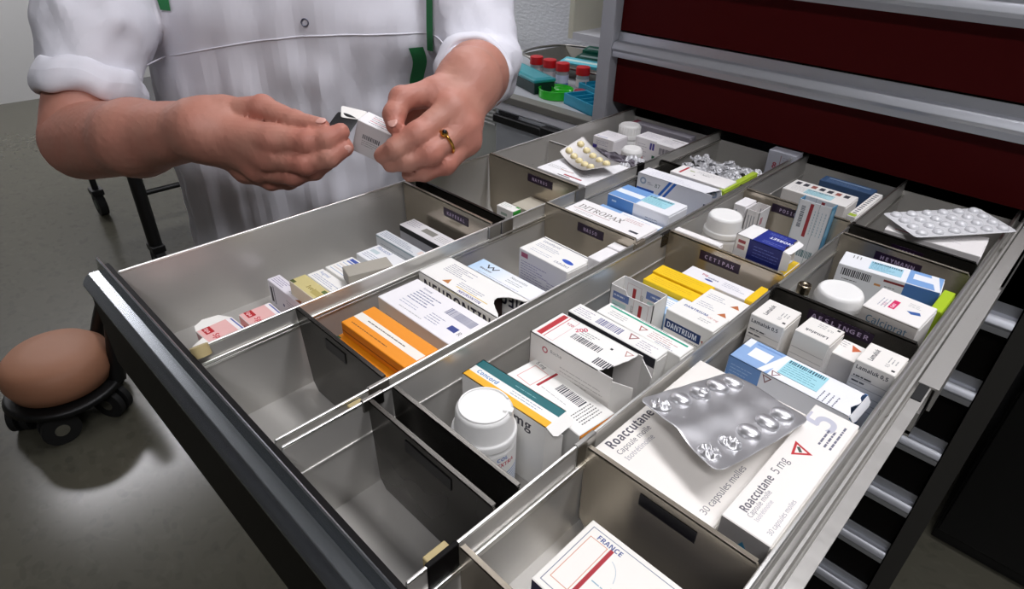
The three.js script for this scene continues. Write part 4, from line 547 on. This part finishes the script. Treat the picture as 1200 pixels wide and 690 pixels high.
{ const t = thing('wall_shelf_unit', 'cream edged open shelf unit on the wall beside the drawer cabinet', 'shelf unit', [0, 0, 0]);
  const cream = std('#c9c6b4', 0.5), grey = std('#9b9ca6', 0.6);
  add('side', box(-0.735, -0.717, -0.085, 0.7, -1.695, -1.45), cream, t); add('shelf', box(-0.717, -0.1, -0.085, -0.066, -1.695, -1.45), std('#c4c5ca', 0.45), t); add('shelf', box(-0.717, -0.1, 0.32, 0.338, -1.695, -1.45), grey, t);
  add('back', box(-0.717, -0.1, -0.066, 0.7, -1.695, -1.685), grey, t); add('side', box(-0.1, -0.085, -0.085, 0.7, -1.695, -1.45), cream, t); add('top', box(-0.735, -0.085, 0.7, 0.715, -1.695, -1.45), cream, t); }
{ const t = thing('steel_tray', 'flared stainless steel tray holding teal packs on the worktop', 'tray', [-0.66, WT, -1.5]);
  const w0 = 0.15, d0 = 0.075, w1 = 0.21, d1 = 0.1, H = 0.046;
  const wall = (a, b, c, d) => { const g = new THREE.BufferGeometry(); const q = [a, b, c, a, c, d]; g.setAttribute('position', new THREE.Float32BufferAttribute(q.flat(), 3)); g.setAttribute('uv', new THREE.Float32BufferAttribute(new Array(12).fill(0), 2)); g.computeVertexNormals(); return g; };
  const b = [[-w0, 0.001, -d0], [w0, 0.001, -d0], [w0, 0.001, d0], [-w0, 0.001, d0]], u = [[-w1, H, -d1], [w1, H, -d1], [w1, H, d1], [-w1, H, d1]];
  const g = [wall(b[0], b[1], b[2], b[3])]; for (let i = 0; i < 4; i++) { const j = (i + 1) % 4; g.push(wall(b[i], u[i], u[j], b[j])); }
  add('basin', g, new THREE.MeshStandardMaterial({ color: '#8a8880', roughness: 0.3, metalness: 1, side: THREE.DoubleSide }), t);
  add('rim', tube(u, 0.004, 60, 8, true), M.steel, t); }
const teal = std('#14766f', 0.45), tealPale = std('#4fb3bf', 0.4), tealDark = std('#0c2c2a', 0.5);
[['dark teal pack at the back of the steel tray', -0.6, -1.552, 0.26, '#128069', 0.042], ['green pack in the middle of the steel tray', -0.6, -1.504, 0.24, '#0d6a58', 0.028], ['pale turquoise pack at the front of the steel tray', -0.63, -1.456, 0.22, '#62c4d4', 0.02]].forEach(([l, x, z, w, c, y]) => {
  const t = thing('dressing_pack', l, 'pack', [x, WT + y, z], 0.1, 'teal packs in the steel tray'); t.rotation.x = 0.2;
  add('box', rbox(-w / 2, w / 2, 0, 0.03, -0.02, 0.02, 0.002), std(c, 0.45), t); add('label_strip', box(-w / 2 + 0.01, w / 2 - 0.03, 0.0295, 0.0305, -0.004, 0.008), std('#cfe6e2', 0.5), t); });
[['red capped specimen pot, leftmost of the three standing before the steel tray', -0.752, -1.335], ['red capped specimen pot, middle of the three standing before the steel tray', -0.7, -1.335], ['red capped specimen pot with a blue band, rightmost of the three before the steel tray', -0.648, -1.332], ['red capped specimen pot standing apart beside the cabinet post', -0.58, -1.34]].forEach(([l, x, z], i) => {
  const t = thing('specimen_pot', l, 'pot', [x, WT, z], 0, 'red capped specimen pots');
  add('pot', lathe([[0, 0], [0.0155, 0], [0.017, 0.003], [0.018, 0.046], [0.0165, 0.046], [0.0155, 0.004], [0, 0.003]], 30), phys('#e8ecee', 0.25, { transmission: 0.6, thickness: 0 }), t);
  add('label', lathe([[0.0182, 0.012], [0.0184, 0.012], [0.0186, 0.034], [0.0184, 0.034]], 30), std(i === 2 ? '#c9d3ea' : '#d9cfcf', 0.6), t);
  if (i === 2) add('band', lathe([[0.0176, 0.004], [0.018, 0.004], [0.0182, 0.011], [0.0178, 0.011]], 30), std('#3a5fc0', 0.5), t);
  add('cap', lathe([[0.0195, 0.044], [0.0198, 0.046], [0.0195, 0.064], [0.018, 0.0655], [0, 0.0655]], 30), std('#c4121a', 0.4), t); });
{ const t = thing('petri_dish', 'round bright green dish on the worktop', 'dish', [-0.585, WT, -1.235]); const green = phys('#3fd93a', 0.2, { transmission: 0.35, thickness: 0 });
  add('dish', lathe([[0, 0], [0.046, 0], [0.047, 0.002], [0.047, 0.022], [0.045, 0.022], [0.045, 0.003], [0, 0.003]], 48), green, t);
  for (let i = 0; i < 3; i++) add('divider', box(-0.0005, 0.0005, 0.003, 0.018, 0, 0.044).rotateY(i * 2.094), green, t);
  add('rim', new THREE.TorusGeometry(0.0462, 0.0014, 8, 48).rotateX(Math.PI / 2).translate(0, 0.022, 0), green, t); }
{ const t = thing('instrument_box', 'long dark box with a turquoise lid on the worktop', 'box', [-0.715, WT, -1.262], -0.32);
  add('base', rbox(-0.095, 0.095, 0, 0.03, -0.032, 0.032, 0.003), tealDark, t); const l = add('lid', rbox(-0.098, 0.098, 0.03, 0.04, -0.035, 0.035, 0.004), std('#2a8f98', 0.35), t); add('lid_panel', rbox(-0.085, 0.085, 0.0395, 0.0415, -0.024, 0.024, 0.001), std('#3aa3ad', 0.3), l); }
[['turquoise slotted rack behind the cabinet post, the farther of two', -0.5, -1.33], ['turquoise slotted rack behind the cabinet post, the nearer of two', -0.455, -1.215]].forEach(([l, x, z]) => {
  const t = thing('tube_rack', l, 'rack', [x, WT, z], -0.3, 'turquoise racks'); const m = std('#1f95b5', 0.4);
  add('frame', [box(-0.065, 0.065, 0, 0.004, -0.035, 0.035), box(-0.065, 0.065, 0, 0.028, -0.035, -0.031), box(-0.065, 0.065, 0, 0.028, 0.031, 0.035), box(-0.065, -0.061, 0, 0.028, -0.031, 0.031), box(0.061, 0.065, 0, 0.028, -0.031, 0.031)], m, t);
  for (const x2 of [-0.03, 0, 0.03]) add('partition', box(x2 - 0.0015, x2 + 0.0015, 0.004, 0.027, -0.031, 0.031), m, t); });
{ const t = thing('bottle_stopper', 'small crimson stopper lying between the green dish and the racks', 'stopper', [-0.545, WT, -1.295]); add('disc', lathe([[0.02, 0], [0.0205, 0.002], [0.02, 0.014], [0.018, 0.016], [0, 0.016]], 28), std('#8e1430', 0.45), t); }
{ const t = thing('dark_cupboard', 'low black cupboard standing beyond the right side of the drawer cabinet', 'cupboard', [0, 0, 0]);
  add('body', rbox(0.6, 1.3, -0.9, -0.1, -1.68, -1.215, 0.003), M.black, t); add('door', rbox(0.605, 0.95, -0.86, -0.12, -1.216, -1.2, 0.002), M.black, t); add('door', rbox(0.953, 1.295, -0.86, -0.12, -1.216, -1.2, 0.002), M.black, t); }
// left: trolley and swivel stool
{ const t = thing('trolley', 'black framed trolley on castors behind the person', 'trolley', [-2.0, -0.9, -0.6]);
  const bar = (a, b, r, n) => add(n, tube([a, b], r, 2, 10), M.black, t);
  for (const [x, z] of [[-0.33, 0.17], [0.32, 0.17], [-0.33, -0.2], [0.32, -0.2]]) { bar([x, 0.11, z], [x, 0.5, z], x > 0 && z > 0 ? 0.022 : 0.012, 'leg');
    const w = add('castor', new THREE.CylinderGeometry(0.048, 0.048, 0.03, 28).rotateX(Math.PI / 2), M.rubber, t, [x, 0.048, z]); add('hub', new THREE.CylinderGeometry(0.02, 0.02, 0.034, 16).rotateX(Math.PI / 2), std('#3d4a40', 0.5), w); add('fork', rbox(x - 0.03, x + 0.03, 0.09, 0.115, z - 0.022, z + 0.022, 0.004), M.black, t); }
  bar([-0.33, 0.3, 0.17], [-0.33, 0.3, -0.2], 0.009, 'cross_bar'); bar([0.32, 0.3, 0.17], [0.32, 0.3, -0.2], 0.009, 'cross_bar');
  add('shelf', rbox(-0.36, 0.36, 0.48, 0.505, -0.23, 0.2, 0.004), M.black, t); }
{ const t = thing('padded_stool', 'low tan padded stool on black castors, cut off below the drawer front', 'stool', [-1.11, -0.9, 0.0]);
  add('seat', lathe([[0, 0.1], [0.09, 0.1], [0.11, 0.108], [0.121, 0.14], [0.117, 0.175], [0.095, 0.196], [0.05, 0.204], [0, 0.205]], 48), std('#a8765a', 0.6), t);
  add('base_plate', lathe([[0, 0.07], [0.115, 0.07], [0.135, 0.085], [0.125, 0.1], [0, 0.1]], 40), M.black, t);
  add('handle_bar', tube([[-0.09, 0.1, -0.1], [-0.08, 0.2, -0.14], [-0.03, 0.27, -0.16], [0.04, 0.24, -0.14], [0.07, 0.09, -0.1]], 0.02, 40, 10), M.black, t);
  for (let i = 0; i < 5; i++) { const a = i * 1.2566 - 0.75, c = Math.cos(a), s = Math.sin(a); const w = add('castor', [-0.013, 0.013].map((o) => new THREE.CylinderGeometry(0.042, 0.042, 0.015, 28).rotateX(Math.PI / 2).translate(0, 0, o)), M.rubber, t, [c * 0.105, 0.042, s * 0.105], [0, i + 0.6, 0]); add('hub', new THREE.CylinderGeometry(0.016, 0.016, 0.044, 16).rotateX(Math.PI / 2), M.chrome, w); } }
// ---------------------------------------------------------------- the person
const RA = { arm: [[-0.4557, -0.0274, -0.0982, 0.052], [-0.3061, 0.0085, -0.125, 0.043], [-0.1777, 0.0434, -0.1636, 0.03]], index: [[-0.0907, 0.0454, -0.1991, 0.0148], [-0.0534, 0.0489, -0.2182, 0.0123], [-0.038, 0.0527, -0.2314, 0.011], [-0.0322, 0.0587, -0.2438, 0.0095]], middle: [[-0.1001, 0.0256, -0.1924, 0.0145], [-0.0535, 0.0276, -0.2108, 0.0116], [-0.0341, 0.0361, -0.2286, 0.0108], [-0.028, 0.0433, -0.2441, 0.0093]], ring: [[-0.1186, 0.0077, -0.1885, 0.0135], [-0.0752, 0.0082, -0.2057, 0.0106], [-0.0594, 0.0154, -0.2222, 0.01], [-0.0548, 0.0216, -0.237, 0.0086]], little: [[-0.1498, -0.0027, -0.1856, 0.0125], [-0.1133, -0.007, -0.1969, 0.01], [-0.0979, -0.0057, -0.2095, 0.009], [-0.092, -0.0021, -0.2216, 0.008]], thumb: [[-0.1679, 0.0575, -0.1854, 0.0175], [-0.1276, 0.0687, -0.2091, 0.0135], [-0.085, 0.062, -0.2226, 0.0108], [-0.0521, 0.0621, -0.2344, 0.0085]] };
const LA = { arm: [[-0.1438, 0.0463, -0.5431, 0.045], [-0.0655, 0.0772, -0.4646, 0.037], [0.0003, 0.0933, -0.394, 0.03]], index: [[0.0072, 0.0912, -0.3413, 0.015], [-0.0023, 0.0889, -0.3023, 0.0125], [0.005, 0.0776, -0.2862, 0.011], [0.0142, 0.0696, -0.2797, 0.0095]], middle: [[0.0337, 0.0793, -0.3397, 0.0155], [0.0346, 0.0622, -0.2927, 0.013], [0.0247, 0.05, -0.2723, 0.011], [0.0094, 0.0402, -0.2655, 0.0095]], ring: [[0.0453, 0.063, -0.3445, 0.0145], [0.0473, 0.0455, -0.2982, 0.0122], [0.032, 0.0375, -0.2798, 0.0105], [0.0145, 0.0311, -0.2706, 0.009]], little: [[0.0473, 0.0468, -0.3486, 0.013], [0.0512, 0.0308, -0.3136, 0.0108], [0.0384, 0.0231, -0.2961, 0.0095], [0.0233, 0.0181, -0.2872, 0.0085]], thumb: [[-0.0137, 0.0788, -0.3678, 0.017], [-0.0211, 0.0705, -0.337, 0.0135], [-0.0248, 0.0596, -0.3156, 0.011], [-0.027, 0.0529, -0.2994, 0.009]] };
const C0 = [-0.478, -0.517], FX = [0.66, -0.75], FZ = [0.75, 0.66];              // the person's place, their left and their front
const loc = (x, y, z) => [C0[0] + x * FX[0] + z * FZ[0], y, C0[1] + x * FX[1] + z * FZ[1]];
const smin = (a, b, k) => { const h = Math.max(k - Math.abs(a - b), 0) / k; return Math.min(a, b) - h * h * k * 0.25; };
function capsule(px, py, pz, a, b) {
  const bx = b[0] - a[0], by = b[1] - a[1], bz = b[2] - a[2], qx = px - a[0], qy = py - a[1], qz = pz - a[2];
  const t = Math.max(0, Math.min(1, (qx * bx + qy * by + qz * bz) / (bx * bx + by * by + bz * bz + 1e-12)));
  return Math.hypot(qx - bx * t, qy - by * t, qz - bz * t) - (a[3] + (b[3] - a[3]) * t);
}
function chain(p, pts) { let d = 9; for (let i = 0; i + 1 < pts.length; i++) d = Math.min(d, capsule(p[0], p[1], p[2], pts[i], pts[i + 1])); return d; }
function surface(field, lo, size, res, max = 400000) {                            // marching cubes over a cube of side `size` from corner lo
  const mc = new MarchingCubes(res, new THREE.MeshBasicMaterial(), false, false, max); mc.isolation = 0;
  const half = res / 2, B = 6, cell = size / res, far = B * cell * 0.87 * 1.7 + 0.022, p = [0, 0, 0], at = (i, c) => lo[c] + i / res * size;
  for (let bz = 0; bz < res; bz += B) for (let by = 0; by < res; by += B) for (let bx = 0; bx < res; bx += B) {
    const h = B / 2; p[0] = at(bx + h, 0); p[1] = at(by + h, 1); p[2] = at(bz + h, 2); const d0 = field(p), skip = Math.abs(d0) > far;
    for (let z = bz; z < Math.min(bz + B, res); z++) for (let y = by; y < Math.min(by + B, res); y++) for (let x = bx; x < Math.min(bx + B, res); x++) { if (skip) { mc.field[(z * res + y) * res + x] = -d0; continue; } p[0] = at(x, 0); p[1] = at(y, 1); p[2] = at(z, 2); mc.field[(z * res + y) * res + x] = -field(p); }
  }
  mc.update();
  const n = mc.count, P = new Float32Array(n * 3);
  for (let i = 0; i < n; i++) for (let c = 0; c < 3; c++) P[i * 3 + c] = lo[c] + (mc.positionArray[i * 3 + c] + 1) / 2 * size;
  let g = new THREE.BufferGeometry(); g.setAttribute('position', new THREE.BufferAttribute(P, 3)); g = mergeVertices(g, 1e-5); g.computeVertexNormals();
  return g;
}
function handField(A) {
  const w = A.arm[2], palm = ['index', 'middle', 'ring', 'little'].map((f, i) => [[w[0] + (A[f][0][0] - w[0]) * 0.12, w[1] + (A[f][0][1] - w[1]) * 0.12, w[2] + (A[f][0][2] - w[2]) * 0.12, 0.021], [...A[f][0].slice(0, 3), A[f][0][3] * 1.06]]);
  return (p) => {
    let d = 9;
    for (let i = 0; i + 1 < A.arm.length; i++) d = smin(d, capsule(p[0], p[1], p[2], A.arm[i], A.arm[i + 1]), 0.02);
    let m = 9; for (const q of palm) m = smin(m, capsule(p[0], p[1], p[2], q[0], q[1]), 0.012);
    m = smin(m, capsule(p[0], p[1], p[2], w, A.thumb[0]), 0.02); d = smin(d, m, 0.024);
    for (const f of ['index', 'middle', 'ring', 'little', 'thumb']) {
      const c = A[f]; let q = 9; for (let i = 0; i < 3; i++) { q = smin(q, capsule(p[0], p[1], p[2], c[i], c[i + 1]), 0.003); }
      for (const j of [1, 2]) q = smin(q, Math.hypot(p[0] - c[j][0], p[1] - c[j][1], p[2] - c[j][2]) - c[j][3] * 1.05, 0.004);   // knuckles
      const near = Math.hypot(p[0] - c[0][0], p[1] - c[0][1], p[2] - c[0][2]);
      d = smin(d, q, near < 0.024 ? 0.009 : 0.0012);
    }
    return d + 0.0005 * noise.noise(p[0] * 160, p[1] * 160, p[2] * 160);
  };
}
const shoulderR = [-0.64, 0.4, -0.33, 0.054], shoulderL = [...loc(0.17, 0.4, 0), 0.062];
const prof = [[-0.56, 0.24, 0.2, 0.02, -0.05], [-0.2, 0.222, 0.185, 0.025, -0.05], [0.0, 0.235, 0.185, 0.03, -0.04], [0.09, 0.272, 0.19, 0.03, -0.004], [0.2, 0.24, 0.175, 0.03, 0], [0.32, 0.215, 0.15, 0.015, 0], [0.4, 0.19, 0.115, 0, 0], [0.46, 0.1, 0.075, 0, 0], [0.5, 0.06, 0.06, 0, 0]];
function torso(p, grow) {
  const y = Math.max(-0.56, Math.min(0.5, p[1])); let i = 0; while (i < prof.length - 2 && y > prof[i + 1][0]) i++;
  const a = prof[i], b = prof[i + 1], t = (y - a[0]) / (b[0] - a[0]), s = t * t * (3 - 2 * t), f = (k) => a[k] + (b[k] - a[k]) * s;
  const dx = p[0] - C0[0], dz = p[2] - C0[1], lx = dx * FX[0] + dz * FX[1] - f(4), lz = dx * FZ[0] + dz * FZ[1] - f(3);
  const A = f(1) + grow, B = f(2) + grow, r = Math.hypot(lx / A, lz / B);
  return Math.max((r - 1) * Math.min(A, B), p[1] - 0.5, -0.56 - p[1]);
}
const sleeveR = [[...shoulderR.slice(0, 3), 0.075], [-0.511, 0.1008, -0.1677, 0.072], [-0.489, 0.049, -0.139, 0.06]];
const sleeveL = [[...shoulderL.slice(0, 3), 0.075], [-0.1438, 0.066, -0.5431, 0.056], [-0.101, 0.067, -0.492, 0.047]];
{
  const t = thing('person', 'person in a white coat with rolled sleeves holding a small carton over the drawer', 'person', [0, 0, 0]);
  const skin = phys('#ffffff', 0.52, { vertexColors: true, sheen: 0.15 });
  const head = [...loc(0, 0.64, 0.06)];
  const bodyField = (p) => {
    let d = torso(p, -0.02);
    d = smin(d, capsule(p[0], p[1], p[2], [...loc(0, 0.42, 0), 0.058], [...loc(0, 0.56, 0.03), 0.052]), 0.04);
    const hx = p[0] - head[0], hy = p[1] - head[1], hz = p[2] - head[2], lx = hx * FX[0] + hz * FX[1], lz = hx * FZ[0] + hz * FZ[1];
    let h = (Math.hypot(lx / 0.074, hy / 0.112, lz / 0.092) - 1) * 0.074;
    h = smin(h, capsule(lx, hy, lz, [0, 0.01, 0.09, 0.009], [0, -0.028, 0.106, 0.014]), 0.012);
    for (const s of [-1, 1]) { h = smin(h, Math.hypot((lx - s * 0.076) / 0.35, hy / 1.1, (lz + 0.005) / 0.7) - 0.026, 0.006); h = Math.max(h, 0.012 - Math.hypot(lx - s * 0.031, hy - 0.012, lz - 0.094)); h = smin(h, Math.hypot(lx - s * 0.031, hy - 0.012, lz - 0.082) - 0.012, 0.003); }
    h = smin(h, capsule(lx, hy, lz, [-0.022, -0.056, 0.084, 0.007], [0.022, -0.056, 0.084, 0.007]), 0.006);
    h = smin(h, Math.hypot(lx, hy + 0.095, lz - 0.058) - 0.03, 0.03);
    d = smin(d, h, 0.02);
    for (const s of [-1, 1]) d = smin(d, Math.min(capsule(p[0], p[1], p[2], [...loc(s * 0.11, -0.05, 0), 0.1], [...loc(s * 0.11, -0.44, 0.02), 0.062]), capsule(p[0], p[1], p[2], [...loc(s * 0.11, -0.44, 0.02), 0.062], [...loc(s * 0.11, -0.8, -0.01), 0.042])), 0.05);
    for (const c of [[shoulderR, RA.arm[0]], [[...shoulderL.slice(0, 3), 0.052], LA.arm[0]]]) d = smin(d, chain(p, c), 0.02);
    return d;
  };
  const pieces = [surface(bodyField, [C0[0] - 0.85, -0.88, C0[1] - 0.85], 1.7, 132), surface(handField(RA), [-0.53, -0.24, -0.36], 0.56, 180), surface(handField(LA), [-0.2, -0.06, -0.62], 0.38, 128)];
  // skin tone: redder over knuckles and palms
  for (const g of pieces) { const p = g.attributes.position, col = new Float32Array(p.count * 3); const kn = [...['index', 'middle', 'ring', 'little'].flatMap((f) => [RA[f][0], RA[f][1], LA[f][0], LA[f][1]]), RA.thumb[1], RA.index[3], RA.middle[3], LA.index[3]];
    for (let i = 0; i < p.count; i++) { const x = p.getX(i), y = p.getY(i), z = p.getZ(i); let r = 0; for (const k of kn) r = Math.max(r, 1 - Math.hypot(x - k[0], y - k[1], z - k[2]) / 0.024); const n = 0.5 + 0.5 * noise.noise(x * 38, y * 38, z * 38); r = Math.max(0, r) * 0.7 + n * 0.3; col[i * 3] = 0.5 + 0.03 * n; col[i * 3 + 1] = 0.245 - 0.085 * r; col[i * 3 + 2] = 0.18 - 0.065 * r; }
    g.setAttribute('color', new THREE.BufferAttribute(col, 3)); }
  add('body', mergeGeometries(pieces), skin, t);
  // nails
  const nail = phys('#d9a598', 0.3);
  for (const [tip, prev, up, w] of [[LA.index[3], LA.index[2], [0.45, 0.6, 0.66], 0.0085], [RA.thumb[3], RA.thumb[2], [0.25, 0.95, 0.2], 0.0085], [RA.middle[3], RA.middle[2], [0.7, 0.1, 0.1], 0.007]]) {
    const dir = V3(tip).sub(V3(prev)).normalize(), n = V3(up); n.addScaledVector(dir, -n.dot(dir)).normalize(); const c = V3(tip).addScaledVector(n, tip[3] * 0.82).addScaledVector(dir, 0.001);
    const g = new THREE.SphereGeometry(1, 18, 10).scale(w * 0.62, 0.0016, w * 0.78); const m = add('fingernail', g, nail, t, c.toArray()); m.quaternion.setFromRotationMatrix(new THREE.Matrix4().makeBasis(dir.clone().cross(n).negate(), n, dir.clone())); }
  // gold ring on the ring finger
  { const a = V3(LA.ring[0]), b = V3(LA.ring[1]), dir = b.clone().sub(a).normalize(), c = a.clone().lerp(b, 0.62); const gold = std('#c99a4a', 0.25, 1);
    const r = add('finger_ring', new THREE.TorusGeometry(0.0138, 0.0017, 10, 40), gold, t, c.toArray()); r.quaternion.setFromUnitVectors(new THREE.Vector3(0, 0, 1), dir);
    const out = new THREE.Vector3(0.45, 0.62, 0.62); out.addScaledVector(dir, -out.dot(dir)).normalize(); const s = add('setting', new THREE.SphereGeometry(0.0042, 16, 10), gold, t, c.clone().addScaledVector(out, 0.0146).toArray()); add('stone', new THREE.SphereGeometry(0.0026, 14, 8), phys('#141418', 0.1), s, out.clone().multiplyScalar(0.0026).toArray()); s.name = 'ring_setting'; }
  // the coat
  const coatField = (p) => {
    const dx = p[0] - C0[0], dz = p[2] - C0[1], lx = dx * FX[0] + dz * FX[1], lz = dx * FZ[0] + dz * FZ[1], th = Math.atan2(lx, lz);
    let d = torso(p, 0.018);
    const below = Math.max(0, Math.min(1, (0.09 - p[1]) / 0.1));
    d += 0.006 * noise.noise(th * 6, p[1] * 2.2, 4) + below * (0.009 * noise.noise(th * 9, p[1] * 1.1, 9) + 0.005 * noise.noise(th * 24, p[1] * 3, 5) * Math.exp(-Math.max(0, 0.07 - p[1]) * 9)) + 0.007 * noise.noise(lx * 9 + p[1] * 8, p[1] * 9 - lx * 5, lz * 5) + 0.003 * noise.noise(lx * 26 - p[1] * 10, p[1] * 18, 3);
    let s = Math.min(chain(p, sleeveR), chain(p, sleeveL));
    s += 0.009 * noise.noise(p[0] * 20, p[1] * 16 + p[0] * 12, p[2] * 20) + 0.004 * noise.noise(p[0] * 50, p[1] * 30, p[2] * 50);
    return smin(d, s, 0.022);
  };
  const cloth = phys('#ebebf3', 0.75, { sheen: 0.3, bumpMap: mottled, bumpScale: 0.0003 });
  const coat = add('coat', surface(coatField, [C0[0] - 0.6, -0.6, C0[1] - 0.6], 1.2, 170, 900000), cloth, t);
  // rolled cuffs
  const cuff = (c, dir, r, k) => { const g = new THREE.TorusGeometry(r, k, 18, 60), p = g.attributes.position; for (let i = 0; i < p.count; i++) { const x = p.getX(i), y = p.getY(i), z = p.getZ(i); const n = 1 + 0.09 * noise.noise(x * 40, y * 40, 3 + z * 60); p.setXYZ(i, x * n, y * n, z * 2 + 0.009 * noise.noise(x * 26, y * 26, 8)); } g.computeVertexNormals(); const m = add('rolled_cuff', g, cloth, coat, c); m.quaternion.setFromUnitVectors(new THREE.Vector3(0, 0, 1), new THREE.Vector3(...dir).normalize()); };
  cuff([-0.4825, 0.034, -0.132], [0.184, -0.427, 0.232], 0.0565, 0.0115); cuff([-0.0935, 0.0695, -0.484], [0.078, 0.031, 0.0785], 0.043, 0.0095);
  // trims sewn on the coat, laid on its surface
  const onCoat = (lx, y, off = 0.0008) => { let z = 0.3; for (let i = 0; i < 60; i++) { const d = coatField(loc(lx, y, z)) - off; z -= Math.max(d * 0.6, -0.01); if (Math.abs(d) < 2e-4) break; } return loc(lx, y, z); };
  const seamPts = []; for (let i = 0; i <= 30; i++) { const u = i / 30, lx = -0.235 + u * 0.43; seamPts.push(onCoat(lx, 0.052 + 0.05 * Math.sin(Math.min(1, u * 1.5) * Math.PI / 2), 0.0002)); }
  add('waist_seam', tube(seamPts, 0.0011, 120, 6), cloth, coat);
  const green = std('#1d5a32', 0.8);
  const ribbon = (pts, w, n = 'green_trim') => { const g = new THREE.BufferGeometry(), P = [], I = []; pts.forEach(([lx, y]) => { for (const s of [-1, 1]) P.push(...onCoat(lx + s * w / 2, y, 0.0022)); }); for (let i = 0; i + 1 < pts.length; i++) { const a = i * 2; I.push(a, a + 1, a + 3, a, a + 3, a + 2); } g.setAttribute('position', new THREE.Float32BufferAttribute(P, 3)); g.setIndex(I); g.computeVertexNormals(); add(n, g, new THREE.MeshStandardMaterial({ color: '#2a7d48', roughness: 0.8, side: THREE.DoubleSide }), coat); };
  ribbon(Array.from({ length: 9 }, (_, i) => [0.15 + 0.004 * Math.sin(i * 0.6), 0.083 - i * 0.0075]), 0.02);
  ribbon(Array.from({ length: 26 }, (_, i) => [0.175 - 0.0002 * i, 0.24 - i * 0.0065]), 0.009);
  ribbon(Array.from({ length: 14 }, (_, i) => [-0.2 + 0.0006 * i, 0.24 - i * 0.009]), 0.016);
  { const c = onCoat(0.005, 0.118, 0.001), s = add('snap_button', new THREE.TorusGeometry(0.0046, 0.0009, 10, 28), std('#6d7080', 0.4, 0.8), coat, c); s.quaternion.setFromUnitVectors(new THREE.Vector3(0, 0, 1), new THREE.Vector3(FZ[0], 0.12, FZ[1]).normalize()); }
  // trousers, shoes and hair
  const legs = (p) => { let d = 9; for (const s of [-1, 1]) d = Math.min(d, chain(p, [[...loc(s * 0.11, -0.3, 0), 0.1], [...loc(s * 0.11, -0.56, 0.02), 0.082], [...loc(s * 0.11, -0.83, -0.01), 0.07]])); return Math.max(d, -0.85 - p[1]); };
  add('trousers', surface(legs, [C0[0] - 0.4, -0.9, C0[1] - 0.4], 0.8, 60), std('#e4e4e6', 0.8), t);
  for (const s of [-1, 1]) { const f = (p) => Math.max(chain(p, [[...loc(s * 0.11, -0.855, -0.06), 0.046], [...loc(s * 0.115, -0.865, 0.13), 0.04]]), -0.9 - p[1]); const c = loc(s * 0.11, -0.86, 0.03); add('shoe', surface(f, [c[0] - 0.2, c[1] - 0.2, c[2] - 0.2], 0.4, 50), std('#e8e8e8', 0.6), t); }
  const hairF = (p) => { const hx = p[0] - head[0], hy = p[1] - head[1], hz = p[2] - head[2], lx = hx * FX[0] + hz * FX[1], lz = hx * FZ[0] + hz * FZ[1]; const d = (Math.hypot(lx / 0.084, (hy - 0.01) / 0.118, (lz + 0.006) / 0.102) - 1) * 0.08; return Math.max(d, (lz - 0.045) + Math.max(0, hy < 0.05 ? 0 : -0.06), -0.1 - hy) + 0.003 * noise.noise(lx * 60, hy * 20, lz * 60); };
  add('hair', surface(hairF, [head[0] - 0.16, head[1] - 0.16, head[2] - 0.16], 0.32, 60), std('#3a2718', 0.7), t);
}
// the carton held in both hands
{
  const e1 = new THREE.Vector3(0.8113, -0.3333, -0.4803).normalize(), up = new THREE.Vector3(0.3146, 0.9413, -0.1217), L = 0.078, H = 0.037, W = 0.026;
  up.addScaledVector(e1, -up.dot(e1)).normalize(); const out = e1.clone().cross(up);
  const t = carton('small white carton with a dark open flap held between the two hands', { x: 0, z: 0, b: 0, h: H, L, W, base: '#f3f2f2' }, (on) => {
    on.top((g, a, b) => { for (let i = 0; i < 5; i++) { micro(g, 10, 4 + i * 4, 44, 1, 2, i % 2 ? '#c0505a' : '#8a8a94', 1); } });
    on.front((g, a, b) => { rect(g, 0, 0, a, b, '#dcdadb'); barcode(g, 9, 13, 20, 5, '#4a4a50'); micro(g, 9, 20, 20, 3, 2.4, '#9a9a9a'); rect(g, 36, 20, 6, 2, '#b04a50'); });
    on.end((g, a, b) => { micro(g, 8, 10, 10, 2, 2.6, '#777', 1.2); });
  });
  t.rotation.order = 'XYZ'; t.quaternion.setFromRotationMatrix(new THREE.Matrix4().makeBasis(e1, up, out));
  const tl = new THREE.Vector3(-0.0327, 0.0675 + RIM, -0.2659);                     // its upper near left corner
  t.position.copy(tl.addScaledVector(e1, L / 2).addScaledVector(up, -H).addScaledVector(out, -W / 2));
  t.updateMatrixWorld(); const inv = t.matrixWorld.clone().invert(), q = [[-0.045, 0.0605, -0.2334], [-0.0294, 0.0508, -0.246], [-0.0333, 0.0668, -0.2674], [-0.0586, 0.0711, -0.2591]].map(([x, y, z]) => new THREE.Vector3(x, y + RIM, z).applyMatrix4(inv));
  { const fn = (u, v) => { const p = q[0].clone().lerp(q[1], u).lerp(q[3].clone().lerp(q[2], u), v); return [p.x, p.y + 0.002 * Math.sin(u * 3.1), p.z]; }; add('open_flap', sheet(fn, 8, 8, 0.0006, 0.1), std('#161517', 0.45), t); }
  { const e = [[-0.0298,0.0673,-0.266],[-0.0537,0.077,-0.2821],[-0.0623,0.0757,-0.2662],[-0.0471,0.069,-0.2551]].map(([x, y, z]) => new THREE.Vector3(x, y + RIM, z).applyMatrix4(inv)); e[0].set(-L / 2, H, W / 2 - 0.001); e[1].set(-L / 2, H, -W / 2 + 0.001); const fn = (u, v) => { const p = e[0].clone().lerp(e[1], u).lerp(e[3].clone().lerp(e[2], u), v); return [p.x, p.y, p.z]; }; add('end_panel', sheet(fn, 8, 8, 0.0006, 0.22), M.card, t); }
}
renderer.render(scene, camera);
